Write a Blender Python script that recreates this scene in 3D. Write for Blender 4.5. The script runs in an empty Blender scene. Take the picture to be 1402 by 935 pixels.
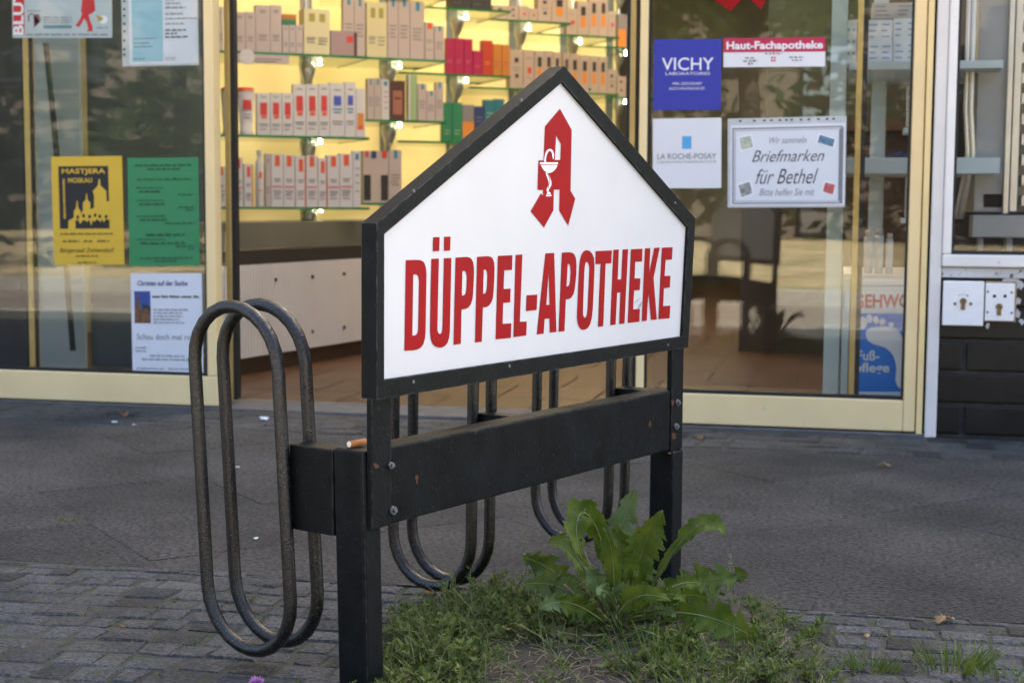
import bpy, bmesh, math, random
from mathutils import Vector, Matrix
from mathutils.geometry import tessellate_polygon
random.seed(7)
R = math.radians
SC = bpy.context.scene
COL = SC.collection

# ------------------------------------------------------------------ camera
F_PX, CXP, CYP = 2050.0, 701.0, 467.5          # focal length and centre in photo pixels
YAW, PITCH, ROLL = R(12.5), R(5.226), 0.006
CAM = Vector((0.0, -4.03, 0.60))
ROT = Matrix.Rotation(YAW, 3, 'Z') @ Matrix.Rotation(R(90) - PITCH, 3, 'X') @ Matrix.Rotation(ROLL, 3, 'Z')
cam_d = bpy.data.cameras.new('camera')
cam = bpy.data.objects.new('camera', cam_d)
COL.objects.link(cam)
cam.matrix_world = Matrix.Translation(CAM) @ ROT.to_4x4()
cam_d.sensor_width = 36.0
cam_d.lens = F_PX / 1402.0 * 36.0
cam_d.clip_start, cam_d.clip_end = 0.05, 500.0
cam_d.dof.use_dof = True
cam_d.dof.focus_distance = 1.95
cam_d.dof.aperture_fstop = 9.6
SC.camera = cam

# ------------------------------------------------------------------ light
SUN_EL, SUN_AZ = R(47.0), R(35.0)               # the sun stands behind the shop building
world = bpy.data.worlds.new('World')
SC.world = world
world.use_nodes = True
wn = world.node_tree
sky = wn.nodes.new('ShaderNodeTexSky')
sky.sky_type = 'NISHITA'
sky.sun_disc = False
sky.sun_elevation = SUN_EL
sky.sun_rotation = SUN_AZ
sky.dust_density = 3.0
sky.ozone_density = 0.4
wn.links.new(sky.outputs[0], wn.nodes['Background'].inputs[0])
wn.nodes['Background'].inputs[1].default_value = 0.08
sd = bpy.data.lights.new('sun', 'SUN')
sd.energy = 5.0
sd.angle = R(0.5)
sd.color = (1.0, 0.91, 0.78)
sun = bpy.data.objects.new('sun', sd)
COL.objects.link(sun)
sun_dir = Vector((math.sin(SUN_AZ) * math.cos(SUN_EL), math.cos(SUN_AZ) * math.cos(SUN_EL), math.sin(SUN_EL)))
sun.rotation_euler = sun_dir.to_track_quat('Z', 'Y').to_euler()
SC.view_settings.view_transform = 'Standard'
SC.view_settings.look = 'None'
SC.view_settings.gamma = 1.0
SC.view_settings.exposure = 2.92

# ------------------------------------------------------------------ geometry of the place
def ray(px, py):
    return ROT @ Vector(((px - CXP) / F_PX, -(py - CYP) / F_PX, -1.0))
def on_plane(px, py, p, n):
    d = ray(px, py)
    return CAM + d * ((Vector(p) - CAM).dot(n) / d.dot(n))
def on_Y(px, py, Y=0.0):
    return on_plane(px, py, (0, Y, 0), Vector((0, 1, 0)))
def on_z(px, py, z=0.0):
    return on_plane(px, py, (0, 0, z), Vector((0, 0, 1)))
def at_depth(px, py, d):
    return CAM + ray(px, py) * d

# the rack and sign: s runs along its length, n points to its back
_a, _b = on_z(511, 724.5, 0.213), on_z(917, 616.5, 0.213)
S_O = Vector((_a.x, _a.y, 0))
S_LEN = (Vector((_b.x, _b.y, 0)) - S_O).length
S_S = (Vector((_b.x, _b.y, 0)) - S_O).normalized()
S_N = Vector((-S_S.y, S_S.x, 0))
UP = Vector((0, 0, 1))
def on_n(px, py, n):
    return on_plane(px, py, S_O + S_N * n, S_N)
def on_s(px, py, s):
    return on_plane(px, py, S_O + S_S * s, S_S)
def snz(s, n, z):
    return S_O + S_S * s + S_N * n + UP * z
def to_snz(p):
    q = p - S_O
    return q.dot(S_S), q.dot(S_N), p.z

# ------------------------------------------------------------------ materials
MATS = {}
def mat(name, color, rough=0.6, metal=0.0, vary=0.0, vscale=20.0, bump=0.0, bscale=200.0, spec=0.5,
        color2=None, mixscale=None, mixlo=0.45, mixhi=0.6, emit=0.0, coat=0.0):
    if name in MATS:
        return MATS[name]
    m = bpy.data.materials.new(name)
    m.use_nodes = True
    nt = m.node_tree
    b = nt.nodes['Principled BSDF']
    b.inputs['Base Color'].default_value = (*color, 1)
    b.inputs['Roughness'].default_value = rough
    b.inputs['Metallic'].default_value = metal
    b.inputs['Specular IOR Level'].default_value = spec
    b.inputs['Coat Weight'].default_value = coat
    if emit:
        b.inputs['Emission Color'].default_value = (*color, 1)
        b.inputs['Emission Strength'].default_value = emit
    tc = nt.nodes.new('ShaderNodeTexCoord')
    cur = None
    if vary:
        n = nt.nodes.new('ShaderNodeTexNoise')
        n.inputs['Scale'].default_value = vscale
        n.inputs['Detail'].default_value = 6
        nt.links.new(tc.outputs['Object'], n.inputs['Vector'])
        mr = nt.nodes.new('ShaderNodeMapRange')
        mr.inputs[1].default_value, mr.inputs[2].default_value = 0.3, 0.7
        mr.inputs[3].default_value, mr.inputs[4].default_value = 1 - vary, 1 + vary
        nt.links.new(n.outputs[0], mr.inputs[0])
        hs = nt.nodes.new('ShaderNodeHueSaturation')
        hs.inputs['Color'].default_value = (*color, 1)
        nt.links.new(mr.outputs[0], hs.inputs['Value'])
        cur = hs.outputs[0]
    if color2:
        n2 = nt.nodes.new('ShaderNodeTexNoise')
        n2.inputs['Scale'].default_value = mixscale or vscale * 0.7
        n2.inputs['Detail'].default_value = 8
        n2.inputs['Roughness'].default_value = 0.65
        nt.links.new(tc.outputs['Object'], n2.inputs['Vector'])
        r2 = nt.nodes.new('ShaderNodeMapRange')
        r2.inputs[1].default_value, r2.inputs[2].default_value = mixlo, mixhi
        nt.links.new(n2.outputs[0], r2.inputs[0])
        mx = nt.nodes.new('ShaderNodeMix')
        mx.data_type = 'RGBA'
        nt.links.new(r2.outputs[0], mx.inputs[0])
        if cur:
            nt.links.new(cur, mx.inputs[6])
        else:
            mx.inputs[6].default_value = (*color, 1)
        mx.inputs[7].default_value = (*color2, 1)
        cur = mx.outputs[2]
    if cur:
        nt.links.new(cur, b.inputs['Base Color'])
    if bump:
        nb = nt.nodes.new('ShaderNodeTexNoise')
        nb.inputs['Scale'].default_value = bscale
        nb.inputs['Detail'].default_value = 4
        nt.links.new(tc.outputs['Object'], nb.inputs['Vector'])
        bp = nt.nodes.new('ShaderNodeBump')
        bp.inputs['Strength'].default_value = bump
        bp.inputs['Distance'].default_value = 0.002
        nt.links.new(nb.outputs[0], bp.inputs['Height'])
        nt.links.new(bp.outputs[0], b.inputs['Normal'])
    MATS[name] = m
    return m

def glass_mat(name, tint=(0.93, 0.97, 0.95), base=0.09, rough=0.0):
    m = bpy.data.materials.new(name)
    m.use_nodes = True
    nt = m.node_tree
    nt.nodes.remove(nt.nodes['Principled BSDF'])
    tr = nt.nodes.new('ShaderNodeBsdfTransparent')
    tr.inputs[0].default_value = (*tint, 1)
    gl = nt.nodes.new('ShaderNodeBsdfGlossy')
    gl.inputs['Roughness'].default_value = rough
    lw = nt.nodes.new('ShaderNodeLayerWeight')
    lw.inputs[0].default_value = 0.5
    pw = nt.nodes.new('ShaderNodeMath'); pw.operation = 'POWER'
    pw.inputs[1].default_value = 5.0
    nt.links.new(lw.outputs['Facing'], pw.inputs[0])
    mr = nt.nodes.new('ShaderNodeMapRange')
    mr.inputs[3].default_value, mr.inputs[4].default_value = base, 1.0
    nt.links.new(pw.outputs[0], mr.inputs[0])
    mx = nt.nodes.new('ShaderNodeMixShader')
    nt.links.new(mr.outputs[0], mx.inputs[0])
    nt.links.new(tr.outputs[0], mx.inputs[1])
    nt.links.new(gl.outputs[0], mx.inputs[2])
    nt.links.new(mx.outputs[0], nt.nodes['Material Output'].inputs[0])
    return m

def attr_mat(name, rough=0.8, bump=0.3, bscale=300.0, vary=0.25, vscale=120.0, spec=0.4, dist=0.002, bigscale=None):
    """base colour from the mesh's own 'col' attribute (stone to stone variation), with grain"""
    m = bpy.data.materials.new(name)
    m.use_nodes = True
    nt = m.node_tree
    b = nt.nodes['Principled BSDF']
    b.inputs['Roughness'].default_value = rough
    b.inputs['Specular IOR Level'].default_value = spec
    at = nt.nodes.new('ShaderNodeAttribute')
    at.attribute_name = 'col'
    tc = nt.nodes.new('ShaderNodeTexCoord')
    n = nt.nodes.new('ShaderNodeTexNoise')
    n.inputs['Scale'].default_value = vscale
    n.inputs['Detail'].default_value = 8
    n.inputs['Roughness'].default_value = 0.7
    nt.links.new(tc.outputs['Object'], n.inputs['Vector'])
    mr = nt.nodes.new('ShaderNodeMapRange')
    mr.inputs[1].default_value, mr.inputs[2].default_value = 0.3, 0.7
    mr.inputs[3].default_value, mr.inputs[4].default_value = 1 - vary, 1 + vary
    nt.links.new(n.outputs[0], mr.inputs[0])
    hs = nt.nodes.new('ShaderNodeHueSaturation')
    nt.links.new(at.outputs['Color'], hs.inputs['Color'])
    val = mr.outputs[0]
    if bigscale:
        n3 = nt.nodes.new('ShaderNodeTexNoise')
        n3.inputs['Scale'].default_value = bigscale
        n3.inputs['Detail'].default_value = 7
        n3.inputs['Roughness'].default_value = 0.6
        nt.links.new(tc.outputs['Object'], n3.inputs['Vector'])
        m3 = nt.nodes.new('ShaderNodeMapRange')
        m3.inputs[1].default_value, m3.inputs[2].default_value = 0.35, 0.65
        m3.inputs[3].default_value, m3.inputs[4].default_value = 0.68, 1.28
        nt.links.new(n3.outputs[0], m3.inputs[0])
        mm = nt.nodes.new('ShaderNodeMath'); mm.operation = 'MULTIPLY'
        nt.links.new(val, mm.inputs[0]); nt.links.new(m3.outputs[0], mm.inputs[1])
        val = mm.outputs[0]
    nt.links.new(val, hs.inputs['Value'])
    nt.links.new(hs.outputs[0], b.inputs['Base Color'])
    nb = nt.nodes.new('ShaderNodeTexNoise')
    nb.inputs['Scale'].default_value = bscale
    nb.inputs['Detail'].default_value = 6
    nt.links.new(tc.outputs['Object'], nb.inputs['Vector'])
    bp = nt.nodes.new('ShaderNodeBump')
    bp.inputs['Strength'].default_value = bump
    bp.inputs['Distance'].default_value = dist
    nt.links.new(nb.outputs[0], bp.inputs['Height'])
    nt.links.new(bp.outputs[0], b.inputs['Normal'])
    MATS[name] = m
    return m

def leaf_mat(name, c1, c2, scale=30.0, rough=0.45, trans=0.35):
    m = bpy.data.materials.new(name)
    m.use_nodes = True
    nt = m.node_tree
    b = nt.nodes['Principled BSDF']
    b.inputs['Roughness'].default_value = rough
    b.inputs['Specular IOR Level'].default_value = 0.28
    tc = nt.nodes.new('ShaderNodeTexCoord')
    n = nt.nodes.new('ShaderNodeTexNoise')
    n.inputs['Scale'].default_value = scale
    n.inputs['Detail'].default_value = 5
    nt.links.new(tc.outputs['Object'], n.inputs['Vector'])
    r = nt.nodes.new('ShaderNodeMapRange')
    r.inputs[1].default_value, r.inputs[2].default_value = 0.35, 0.65
    nt.links.new(n.outputs[0], r.inputs[0])
    mx = nt.nodes.new('ShaderNodeMix'); mx.data_type = 'RGBA'
    nt.links.new(r.outputs[0], mx.inputs[0])
    mx.inputs[6].default_value = (*c1, 1); mx.inputs[7].default_value = (*c2, 1)
    nt.links.new(mx.outputs[2], b.inputs['Base Color'])
    nb = nt.nodes.new('ShaderNodeTexNoise'); nb.inputs['Scale'].default_value = scale * 8
    nt.links.new(tc.outputs['Object'], nb.inputs['Vector'])
    bp = nt.nodes.new('ShaderNodeBump'); bp.inputs['Strength'].default_value = 0.35; bp.inputs['Distance'].default_value = 0.002
    nt.links.new(nb.outputs[0], bp.inputs['Height']); nt.links.new(bp.outputs[0], b.inputs['Normal'])
    tl = nt.nodes.new('ShaderNodeBsdfTranslucent')
    nt.links.new(mx.outputs[2], tl.inputs[0])
    ms = nt.nodes.new('ShaderNodeMixShader'); ms.inputs[0].default_value = trans
    nt.links.new(b.outputs[0], ms.inputs[1]); nt.links.new(tl.outputs[0], ms.inputs[2])
    nt.links.new(ms.outputs[0], nt.nodes['Material Output'].inputs[0])
    MATS[name] = m
    return m

BLACK = mat('anthracite paint', (0.006, 0.0072, 0.0072), 0.5, vary=0.35, vscale=40, bump=0.22, bscale=260,
            color2=(0.04, 0.042, 0.04), mixscale=90, mixlo=0.62, mixhi=0.80, spec=0.14)
BEAMM = mat('weathered anthracite paint', (0.0065, 0.0082, 0.008), 0.55, vary=0.4, vscale=25, bump=0.25, bscale=180,
            color2=(0.06, 0.058, 0.052), mixscale=70, mixlo=0.62, mixhi=0.85, spec=0.10)
TUBE = mat('lumpy black tube paint', (0.006, 0.0055, 0.005), 0.10, vary=0.5, vscale=50, bump=0.55, bscale=480,
           color2=(0.03, 0.018, 0.011), mixscale=45, mixlo=0.58, mixhi=0.75, spec=0.6)
def edge_wear(m, col=(0.10, 0.10, 0.095), radius=0.0028, gain=3.0, nscale=70.0):
    nt = m.node_tree; b = nt.nodes['Principled BSDF']
    bv = nt.nodes.new('ShaderNodeBevel'); bv.samples = 4; bv.inputs[0].default_value = radius
    ge = nt.nodes.new('ShaderNodeNewGeometry')
    dt = nt.nodes.new('ShaderNodeVectorMath'); dt.operation = 'DOT_PRODUCT'
    nt.links.new(bv.outputs[0], dt.inputs[0]); nt.links.new(ge.outputs['Normal'], dt.inputs[1])
    mr = nt.nodes.new('ShaderNodeMapRange'); mr.inputs[1].default_value, mr.inputs[2].default_value = 0.99, 0.82
    nt.links.new(dt.outputs['Value'], mr.inputs[0])
    tc = nt.nodes.new('ShaderNodeTexCoord'); n = nt.nodes.new('ShaderNodeTexNoise')
    n.inputs['Scale'].default_value = nscale; n.inputs['Detail'].default_value = 8
    nt.links.new(tc.outputs['Object'], n.inputs['Vector'])
    r2 = nt.nodes.new('ShaderNodeMapRange'); r2.inputs[1].default_value, r2.inputs[2].default_value = 0.42, 0.62
    nt.links.new(n.outputs[0], r2.inputs[0])
    mu = nt.nodes.new('ShaderNodeMath'); mu.operation = 'MULTIPLY'
    nt.links.new(mr.outputs[0], mu.inputs[0]); nt.links.new(r2.outputs[0], mu.inputs[1])
    mx = nt.nodes.new('ShaderNodeMix'); mx.data_type = 'RGBA'
    nt.links.new(mu.outputs[0], mx.inputs[0])
    nt.links.new(b.inputs['Base Color'].links[0].from_socket, mx.inputs[6])
    mx.inputs[7].default_value = (*col, 1)
    nt.links.new(mx.outputs[2], b.inputs['Base Color'])
def chips_and_glints(m, col, scale, lo, hi, metal=0.0):
    nt = m.node_tree; b = nt.nodes['Principled BSDF']
    tc = nt.nodes.new('ShaderNodeTexCoord'); n = nt.nodes.new('ShaderNodeTexNoise')
    n.inputs['Scale'].default_value = scale; n.inputs['Detail'].default_value = 3
    nt.links.new(tc.outputs['Object'], n.inputs['Vector'])
    r2 = nt.nodes.new('ShaderNodeMapRange'); r2.inputs[1].default_value, r2.inputs[2].default_value = lo, hi
    nt.links.new(n.outputs[0], r2.inputs[0])
    mx = nt.nodes.new('ShaderNodeMix'); mx.data_type = 'RGBA'
    nt.links.new(r2.outputs[0], mx.inputs[0])
    nt.links.new(b.inputs['Base Color'].links[0].from_socket, mx.inputs[6])
    mx.inputs[7].default_value = (*col, 1)
    nt.links.new(mx.outputs[2], b.inputs['Base Color'])
    if metal:
        mm = nt.nodes.new('ShaderNodeMath'); mm.operation = 'MULTIPLY'; mm.inputs[1].default_value = metal
        nt.links.new(r2.outputs[0], mm.inputs[0]); nt.links.new(mm.outputs[0], b.inputs['Metallic'])
edge_wear(BLACK); edge_wear(BEAMM)
chips_and_glints(BLACK, (0.07, 0.07, 0.066), 320, 0.69, 0.76); chips_and_glints(BEAMM, (0.07, 0.068, 0.062), 320, 0.68, 0.76)
chips_and_glints(TUBE, (0.40, 0.38, 0.36), 800, 0.62, 0.78, 0.9)  # pale metallic specks put glitter into the colour of the loops
RUST = mat('rust', (0.075, 0.028, 0.012), 0.9, vary=0.5, vscale=300)
ZINC = mat('zinc bolt', (0.16, 0.165, 0.175), 0.5, 0.7, vary=0.4, vscale=300)
SIGNW = mat('white acrylic sign face', (0.62, 0.62, 0.625), 0.25, vary=0.03, vscale=8, spec=0.3, color2=(0.58, 0.57, 0.55), mixscale=7, mixlo=0.58, mixhi=0.95)
SIGNR = mat('red sign vinyl', (0.32, 0.005, 0.007), 0.5, vary=0.06, vscale=20, spec=0.15)
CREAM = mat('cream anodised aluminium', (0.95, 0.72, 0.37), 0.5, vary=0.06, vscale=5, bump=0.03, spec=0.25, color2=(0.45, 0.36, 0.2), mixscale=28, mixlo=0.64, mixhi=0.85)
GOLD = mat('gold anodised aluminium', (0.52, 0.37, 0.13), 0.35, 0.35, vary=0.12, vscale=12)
RUBBER = mat('black rubber gasket', (0.012, 0.012, 0.012), 0.6)
GREYTRIM = mat('blue grey painted trim', (0.82, 0.77, 0.71), 0.7, vary=0.06, vscale=6, color2=(0.2, 0.19, 0.17), mixscale=45, mixlo=0.66, mixhi=0.72)
WHITEF = mat('white window frame', (0.90, 0.86, 0.80), 0.45, vary=0.06, vscale=10, color2=(0.4, 0.36, 0.3), mixscale=30, mixlo=0.62, mixhi=0.8)
PEEL = mat('peeling white paint', (0.60, 0.60, 0.60), 0.75, color2=(0.06, 0.05, 0.04), mixscale=38, mixlo=0.56, mixhi=0.60, vary=0.1)
BRICK = mat('black glazed brick', (0.010, 0.009, 0.008), 0.4, vary=0.45, vscale=9, bump=0.3, bscale=60, spec=0.4)
MORTAR = mat('dark mortar', (0.05, 0.048, 0.042), 0.9, vary=0.3, vscale=40, bump=0.5, bscale=300)
CONCRETE = mat('grey concrete sill', (0.105, 0.10, 0.098), 0.8, vary=0.25, vscale=15, bump=0.3, bscale=120)
RENDERW = mat('rendered wall', (0.45, 0.42, 0.36), 0.85, vary=0.08, vscale=4, bump=0.3, bscale=80)
INWALL = mat('interior wall paint', (0.45, 0.44, 0.40), 0.8, vary=0.05, vscale=3)
DKWALL = mat('dark interior wall', (0.05, 0.05, 0.05), 0.7, vary=0.2, vscale=3)
CEIL = mat('white ceiling', (0.7, 0.69, 0.66), 0.8)
CHROME = mat('chrome', (0.62, 0.62, 0.62), 0.3, 0.55)
PLATE = mat('brushed steel plate', (0.92, 0.91, 0.90), 0.45, 0.0, vary=0.04, vscale=30)
BRASS = mat('brass lock', (0.20, 0.15, 0.08), 0.4, 0.8, vary=0.3, vscale=200)
HOLE = mat('black hole', (0.01, 0.01, 0.01), 0.8)
PAPERW = mat('white paper', (0.74, 0.76, 0.80), 0.6, vary=0.03, vscale=10)
PAPERY = mat('yellow paper', (0.72, 0.46, 0.035), 0.6, vary=0.04, vscale=10)
PAPERG = mat('green paper', (0.035, 0.25, 0.09), 0.6, vary=0.04, vscale=10)
PAPERB = mat('blue sticker', (0.015, 0.03, 0.36), 0.35)
PALEBLUE = mat('pale blue print', (0.33, 0.56, 0.64), 0.6)
SKYBLUE = mat('sky blue print', (0.10, 0.40, 0.74), 0.5)
INK = mat('black ink', (0.015, 0.015, 0.016), 0.6)
GREYINK = mat('grey ink', (0.22, 0.22, 0.24), 0.6)
DKGREENINK = mat('dark green ink', (0.012, 0.075, 0.03), 0.6)
BROWNINK = mat('brown ink', (0.16, 0.09, 0.01), 0.6)
NAVYINK = mat('navy ink', (0.03, 0.04, 0.16), 0.6)
REDINK = mat('red ink', (0.62, 0.015, 0.03), 0.5)
CRIMSON = mat('crimson ink', (0.50, 0.01, 0.07), 0.45)
WHITEINK = mat('white ink', (0.85, 0.85, 0.87), 0.5)
PLASTICSLEEVE = mat('clear sleeve edge', (0.55, 0.58, 0.58), 0.3, vary=0.1, vscale=30)
GLASS = glass_mat('window glass', (0.975, 0.987, 0.978), 0.037)
SHELFGLASS = glass_mat('shelf glass', (0.86, 0.95, 0.90), 0.10)
GREENEDGE = mat('green glass edge', (0.015, 0.16, 0.05), 0.15, vary=0.3, vscale=8)
PALESTEEL = mat('pale blue lacquered steel', (0.48, 0.56, 0.58), 0.45, vary=0.05, vscale=4)
GREYMETAL = mat('grey sheet metal', (0.30, 0.31, 0.31), 0.5, 0.2, vary=0.12, vscale=5)
ALU = mat('aluminium', (0.70, 0.66, 0.60), 0.35, 0.6, vary=0.08, vscale=8)

# ------------------------------------------------------------------ object helpers
ORI = {}
def link(o):
    COL.objects.link(o); return o
def tag(o, label, cat, group=None, kind=None):
    if label: o['label'] = label
    if cat: o['category'] = cat
    if group: o['group'] = group
    if kind: o['kind'] = kind
    return o
def thing(name, label, cat, loc, group=None):
    o = bpy.data.objects.new(name, None)
    o.empty_display_size = 0.05
    link(o)
    o.location = loc
    ORI[o.name] = Vector(loc)
    return tag(o, label, cat, group)

class MB:
    def __init__(s):
        s.v, s.f, s.mi, s.sm, s.col = [], [], [], [], []
    def add(s, vs, fs, mi=0, smooth=False, col=None):
        b = len(s.v)
        s.v += [Vector(p) for p in vs]
        for f in fs:
            s.f.append([b + i for i in f]); s.mi.append(mi); s.sm.append(smooth); s.col.append(col)
        return s
    def obox(s, o, ax, ay, az, mi=0, col=None):
        o, ax, ay, az = Vector(o), Vector(ax), Vector(ay), Vector(az)
        if ax.cross(ay).dot(az) < 0:
            ax, ay = ay, ax
        vs = [o, o + ax, o + ax + ay, o + ay, o + az, o + ax + az, o + ax + ay + az, o + ay + az]
        return s.add(vs, [(3, 2, 1, 0), (4, 5, 6, 7), (0, 1, 5, 4), (1, 2, 6, 5), (2, 3, 7, 6), (3, 0, 4, 7)], mi, False, col)
    def box(s, x0, x1, y0, y1, z0, z1, mi=0, col=None):
        return s.obox((x0, y0, z0), (x1 - x0, 0, 0), (0, y1 - y0, 0), (0, 0, z1 - z0), mi, col)
    def poly(s, loops, mi=0, flip=None):
        """flat polygon with holes; flip = wanted normal direction"""
        L = [[Vector(p) for p in lp] for lp in loops]
        flat = [p for lp in L for p in lp]
        tris = tessellate_polygon(L)
        b = len(s.v); s.v += flat
        for t in tris:
            a, c, d = [flat[i] for i in t]
            nn = (c - a).cross(d - a)
            if nn.length < 1e-14: continue
            t2 = list(t)
            if flip is not None and nn.dot(Vector(flip)) < 0: t2 = t2[::-1]
            s.f.append([b + i for i in t2]); s.mi.append(mi); s.sm.append(False); s.col.append(None)
        return s
    def prism(s, loops, ext, mi=0):
        """polygon with holes extruded along ext (front = given loops, normal -ext)"""
        ext = Vector(ext)
        s.poly(loops, mi, -ext)
        s.poly([[Vector(p) + ext for p in lp] for lp in loops], mi, ext)
        for lp in loops:
            n = len(lp)
            c = sum((Vector(p) for p in lp), Vector()) / n
            for i in range(n):
                a, d = Vector(lp[i]), Vector(lp[(i + 1) % n])
                s.add([a, d, d + ext, a + ext], [(0, 1, 2, 3)], mi)
        return s
    def tube(s, pts, r, n=10, closed=False, mi=0, caps=True, radii=None):
        pts = [Vector(p) for p in pts]
        m = len(pts)
        b = len(s.v)
        prev = None
        for i, p in enumerate(pts):
            if closed: t = (pts[(i + 1) % m] - pts[i - 1])
            else: t = pts[min(i + 1, m - 1)] - pts[max(i - 1, 0)]
            t.normalize()
            if prev is None:
                a = t.orthogonal().normalized()
            else:
                a = (prev - t * prev.dot(t)).normalized()
            prev = a
            c = t.cross(a)
            rr = radii[i] if radii else r
            for k in range(n):
                an = 2 * math.pi * k / n
                s.v.append(p + (a * math.cos(an) + c * math.sin(an)) * rr)
        for i in range(m if closed else m - 1):
            j = (i + 1) % m
            off = 0
            if closed and j == 0:
                # match the ring twist
                best = min(range(n), key=lambda q: (s.v[b + q] - s.v[b + i * n]).length)
                off = best
            for k in range(n):
                k2 = (k + 1) % n
                s.f.append([b + i * n + k, b + i * n + k2, b + j * n + (k2 + off) % n, b + j * n + (k + off) % n])
                s.mi.append(mi); s.sm.append(True); s.col.append(None)
        if caps and not closed:
            s.f.append([b + k for k in range(n)][::-1]); s.mi.append(mi); s.sm.append(False); s.col.append(None)
            s.f.append([b + (m - 1) * n + k for k in range(n)]); s.mi.append(mi); s.sm.append(False); s.col.append(None)
        return s
    def build(s, name, mats, parent=None, bevel=0.0, fix=True, top=False, local=False):
        if not isinstance(mats, (list, tuple)): mats = [mats]
        if parent is not None:
            org = ORI[parent.name]
        elif top:
            xs = [p.x for p in s.v]; ys = [p.y for p in s.v]; zs = [p.z for p in s.v]
            org = Vector(((min(xs) + max(xs)) / 2, (min(ys) + max(ys)) / 2, min(zs)))
        else:
            org = Vector()
        off = Vector() if local else org
        me = bpy.data.meshes.new(name)
        me.from_pydata([p - off for p in s.v], [], s.f)
        for m in mats: me.materials.append(m)
        for p, i, sm in zip(me.polygons, s.mi, s.sm):
            p.material_index = i; p.use_smooth = sm
        if any(c is not None for c in s.col):
            at = me.color_attributes.new('col', 'FLOAT_COLOR', 'CORNER')
            for p, c in zip(me.polygons, s.col):
                c = c or (0.1, 0.1, 0.1)
                for li in p.loop_indices: at.data[li].color = (*c, 1)
        if fix:
            bm = bmesh.new(); bm.from_mesh(me)
            bmesh.ops.recalc_face_normals(bm, faces=bm.faces)
            bm.to_mesh(me); bm.free()
        me.update()
        o = bpy.data.objects.new(name, me)
        link(o)
        if parent is not None:
            o.parent = parent; ORI[o.name] = ORI[parent.name]
        else:
            o.location = org; ORI[o.name] = org
        if bevel:
            md = o.modifiers.new('bevel', 'BEVEL'); md.width = bevel; md.segments = 2; md.limit_method = 'ANGLE'; md.angle_limit = R(40)
        return o

def text_loops(body, bold=0.0, shear=0.0):
    cu = bpy.data.curves.new('t', 'FONT')
    cu.body = body; cu.size = 1.0; cu.offset = bold; cu.shear = shear; cu.resolution_u = 3; cu.fill_mode = 'FRONT'
    ob = bpy.data.objects.new('t', cu)
    COL.objects.link(ob)
    dg = bpy.context.evaluated_depsgraph_get(); dg.update()
    me = bpy.data.meshes.new_from_object(ob.evaluated_get(dg))
    vs = [v.co.copy() for v in me.vertices]; fs = [list(p.vertices) for p in me.polygons]
    bpy.data.objects.remove(ob); bpy.data.curves.remove(cu); bpy.data.meshes.remove(me)
    return vs, fs

class Flat:
    """a flat printed sheet standing in the plane Y = y; (u,v) = fractions from its top left corner; q maps to the world"""
    def __init__(s, pl, pt, pr, pb, Y, thick=0.0015, tl=None):
        s.Y = Y
        if tl is None:
            s.TL, s.TR = on_Y(pl, pt, Y), on_Y(pr, pt, Y)
            s.BL, s.BR = on_Y(pl, pb, Y), on_Y(pr, pb, Y)
        else:
            s.TL, s.TR, s.BR, s.BL = [on_Y(*p, Y) for p in tl]
        s.th = thick
    def P(s, u, v, lift=0.0):
        a = s.TL.lerp(s.TR, u); b = s.BL.lerp(s.BR, u)
        p = a.lerp(b, v)
        return Vector((p.x, s.Y - lift, p.z))
    def sheet(s, name, m, label, cat, group=None):
        mb = MB()
        vs = [s.P(0, 0), s.P(1, 0), s.P(1, 1), s.P(0, 1)]
        mb.prism([vs], (0, s.th, 0))
        s.o = mb.build(name, m, top=True)
        tag(s.o, label, cat, group)
        s.lift = 0.0004
        return s.o
    def rects(s, name, m, rs, lift=1, parent=None):
        mb = MB()
        for (u0, v0, u1, v1) in rs:
            mb.add([s.P(u0, v1, lift * s.lift), s.P(u1, v1, lift * s.lift), s.P(u1, v0, lift * s.lift), s.P(u0, v0, lift * s.lift)], [(0, 1, 2, 3)])
        return mb.build(name, m, s.o, fix=False)
    def poly(s, name, m, loops, lift=1):
        mb = MB()
        mb.poly([[s.P(u, v, lift * s.lift) for u, v in lp] for lp in loops], 0, (0, -1, 0))
        return mb.build(name, m, s.o, fix=False)
    def polys(s, name, m, plist, lift=1):
        mb = MB()
        for lp in plist:
            mb.poly([[s.P(u, v, lift * s.lift) for u, v in lp]], 0, (0, -1, 0))
        return mb.build(name, m, s.o, fix=False)
    def text(s, name, m, body, u0, u1, vt, vb, bold=0.0, shear=0.0, lift=2, vertical=False):
        """vt / vb = top and bottom of the inked letters"""
        vs, fs = text_loops(body, bold, shear)
        if not vs: return
        x0, x1 = min(p.x for p in vs), max(p.x for p in vs)
        y0, y1 = min(p.y for p in vs), max(p.y for p in vs)
        mb = MB()
        if vertical:
            w = [s.P(u0 + (u1 - u0) * (1 - (p.y - y0) / (y1 - y0)), vb + (vt - vb) * (p.x - x0) / (x1 - x0), lift * s.lift) for p in vs]
        else:
            w = [s.P(u0 + (u1 - u0) * (p.x - x0) / (x1 - x0), vb + (vt - vb) * (p.y - y0) / (y1 - y0), lift * s.lift) for p in vs]
        mb.add(w, fs)
        return mb.build(name, m, s.o, fix=False)
    def greek(s, name, m, lines, lift=2):
        """lines too small to read in the photo: rows of short word-long strokes"""
        for (u0, u1, vt, vb) in lines:
            rs = []
            h = vb - vt; u = u0
            while u < u1 - 0.004:
                w = random.uniform(2.0, 6.0) * h * 0.9
                e = min(u + w, u1)
                k = u
                while k < e - 1e-6:
                    cw = min(h * random.uniform(0.45, 0.9), e - k)
                    rs.append((k, vt + h * random.choice([0.0, 0.25, 0.25, 0.25]), k + cw * 0.72, vb))
                    k += cw
                u = e + h * 0.7
            s.rects(name, m, rs, lift)

def struct(o):
    o['kind'] = 'structure'; return o

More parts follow.
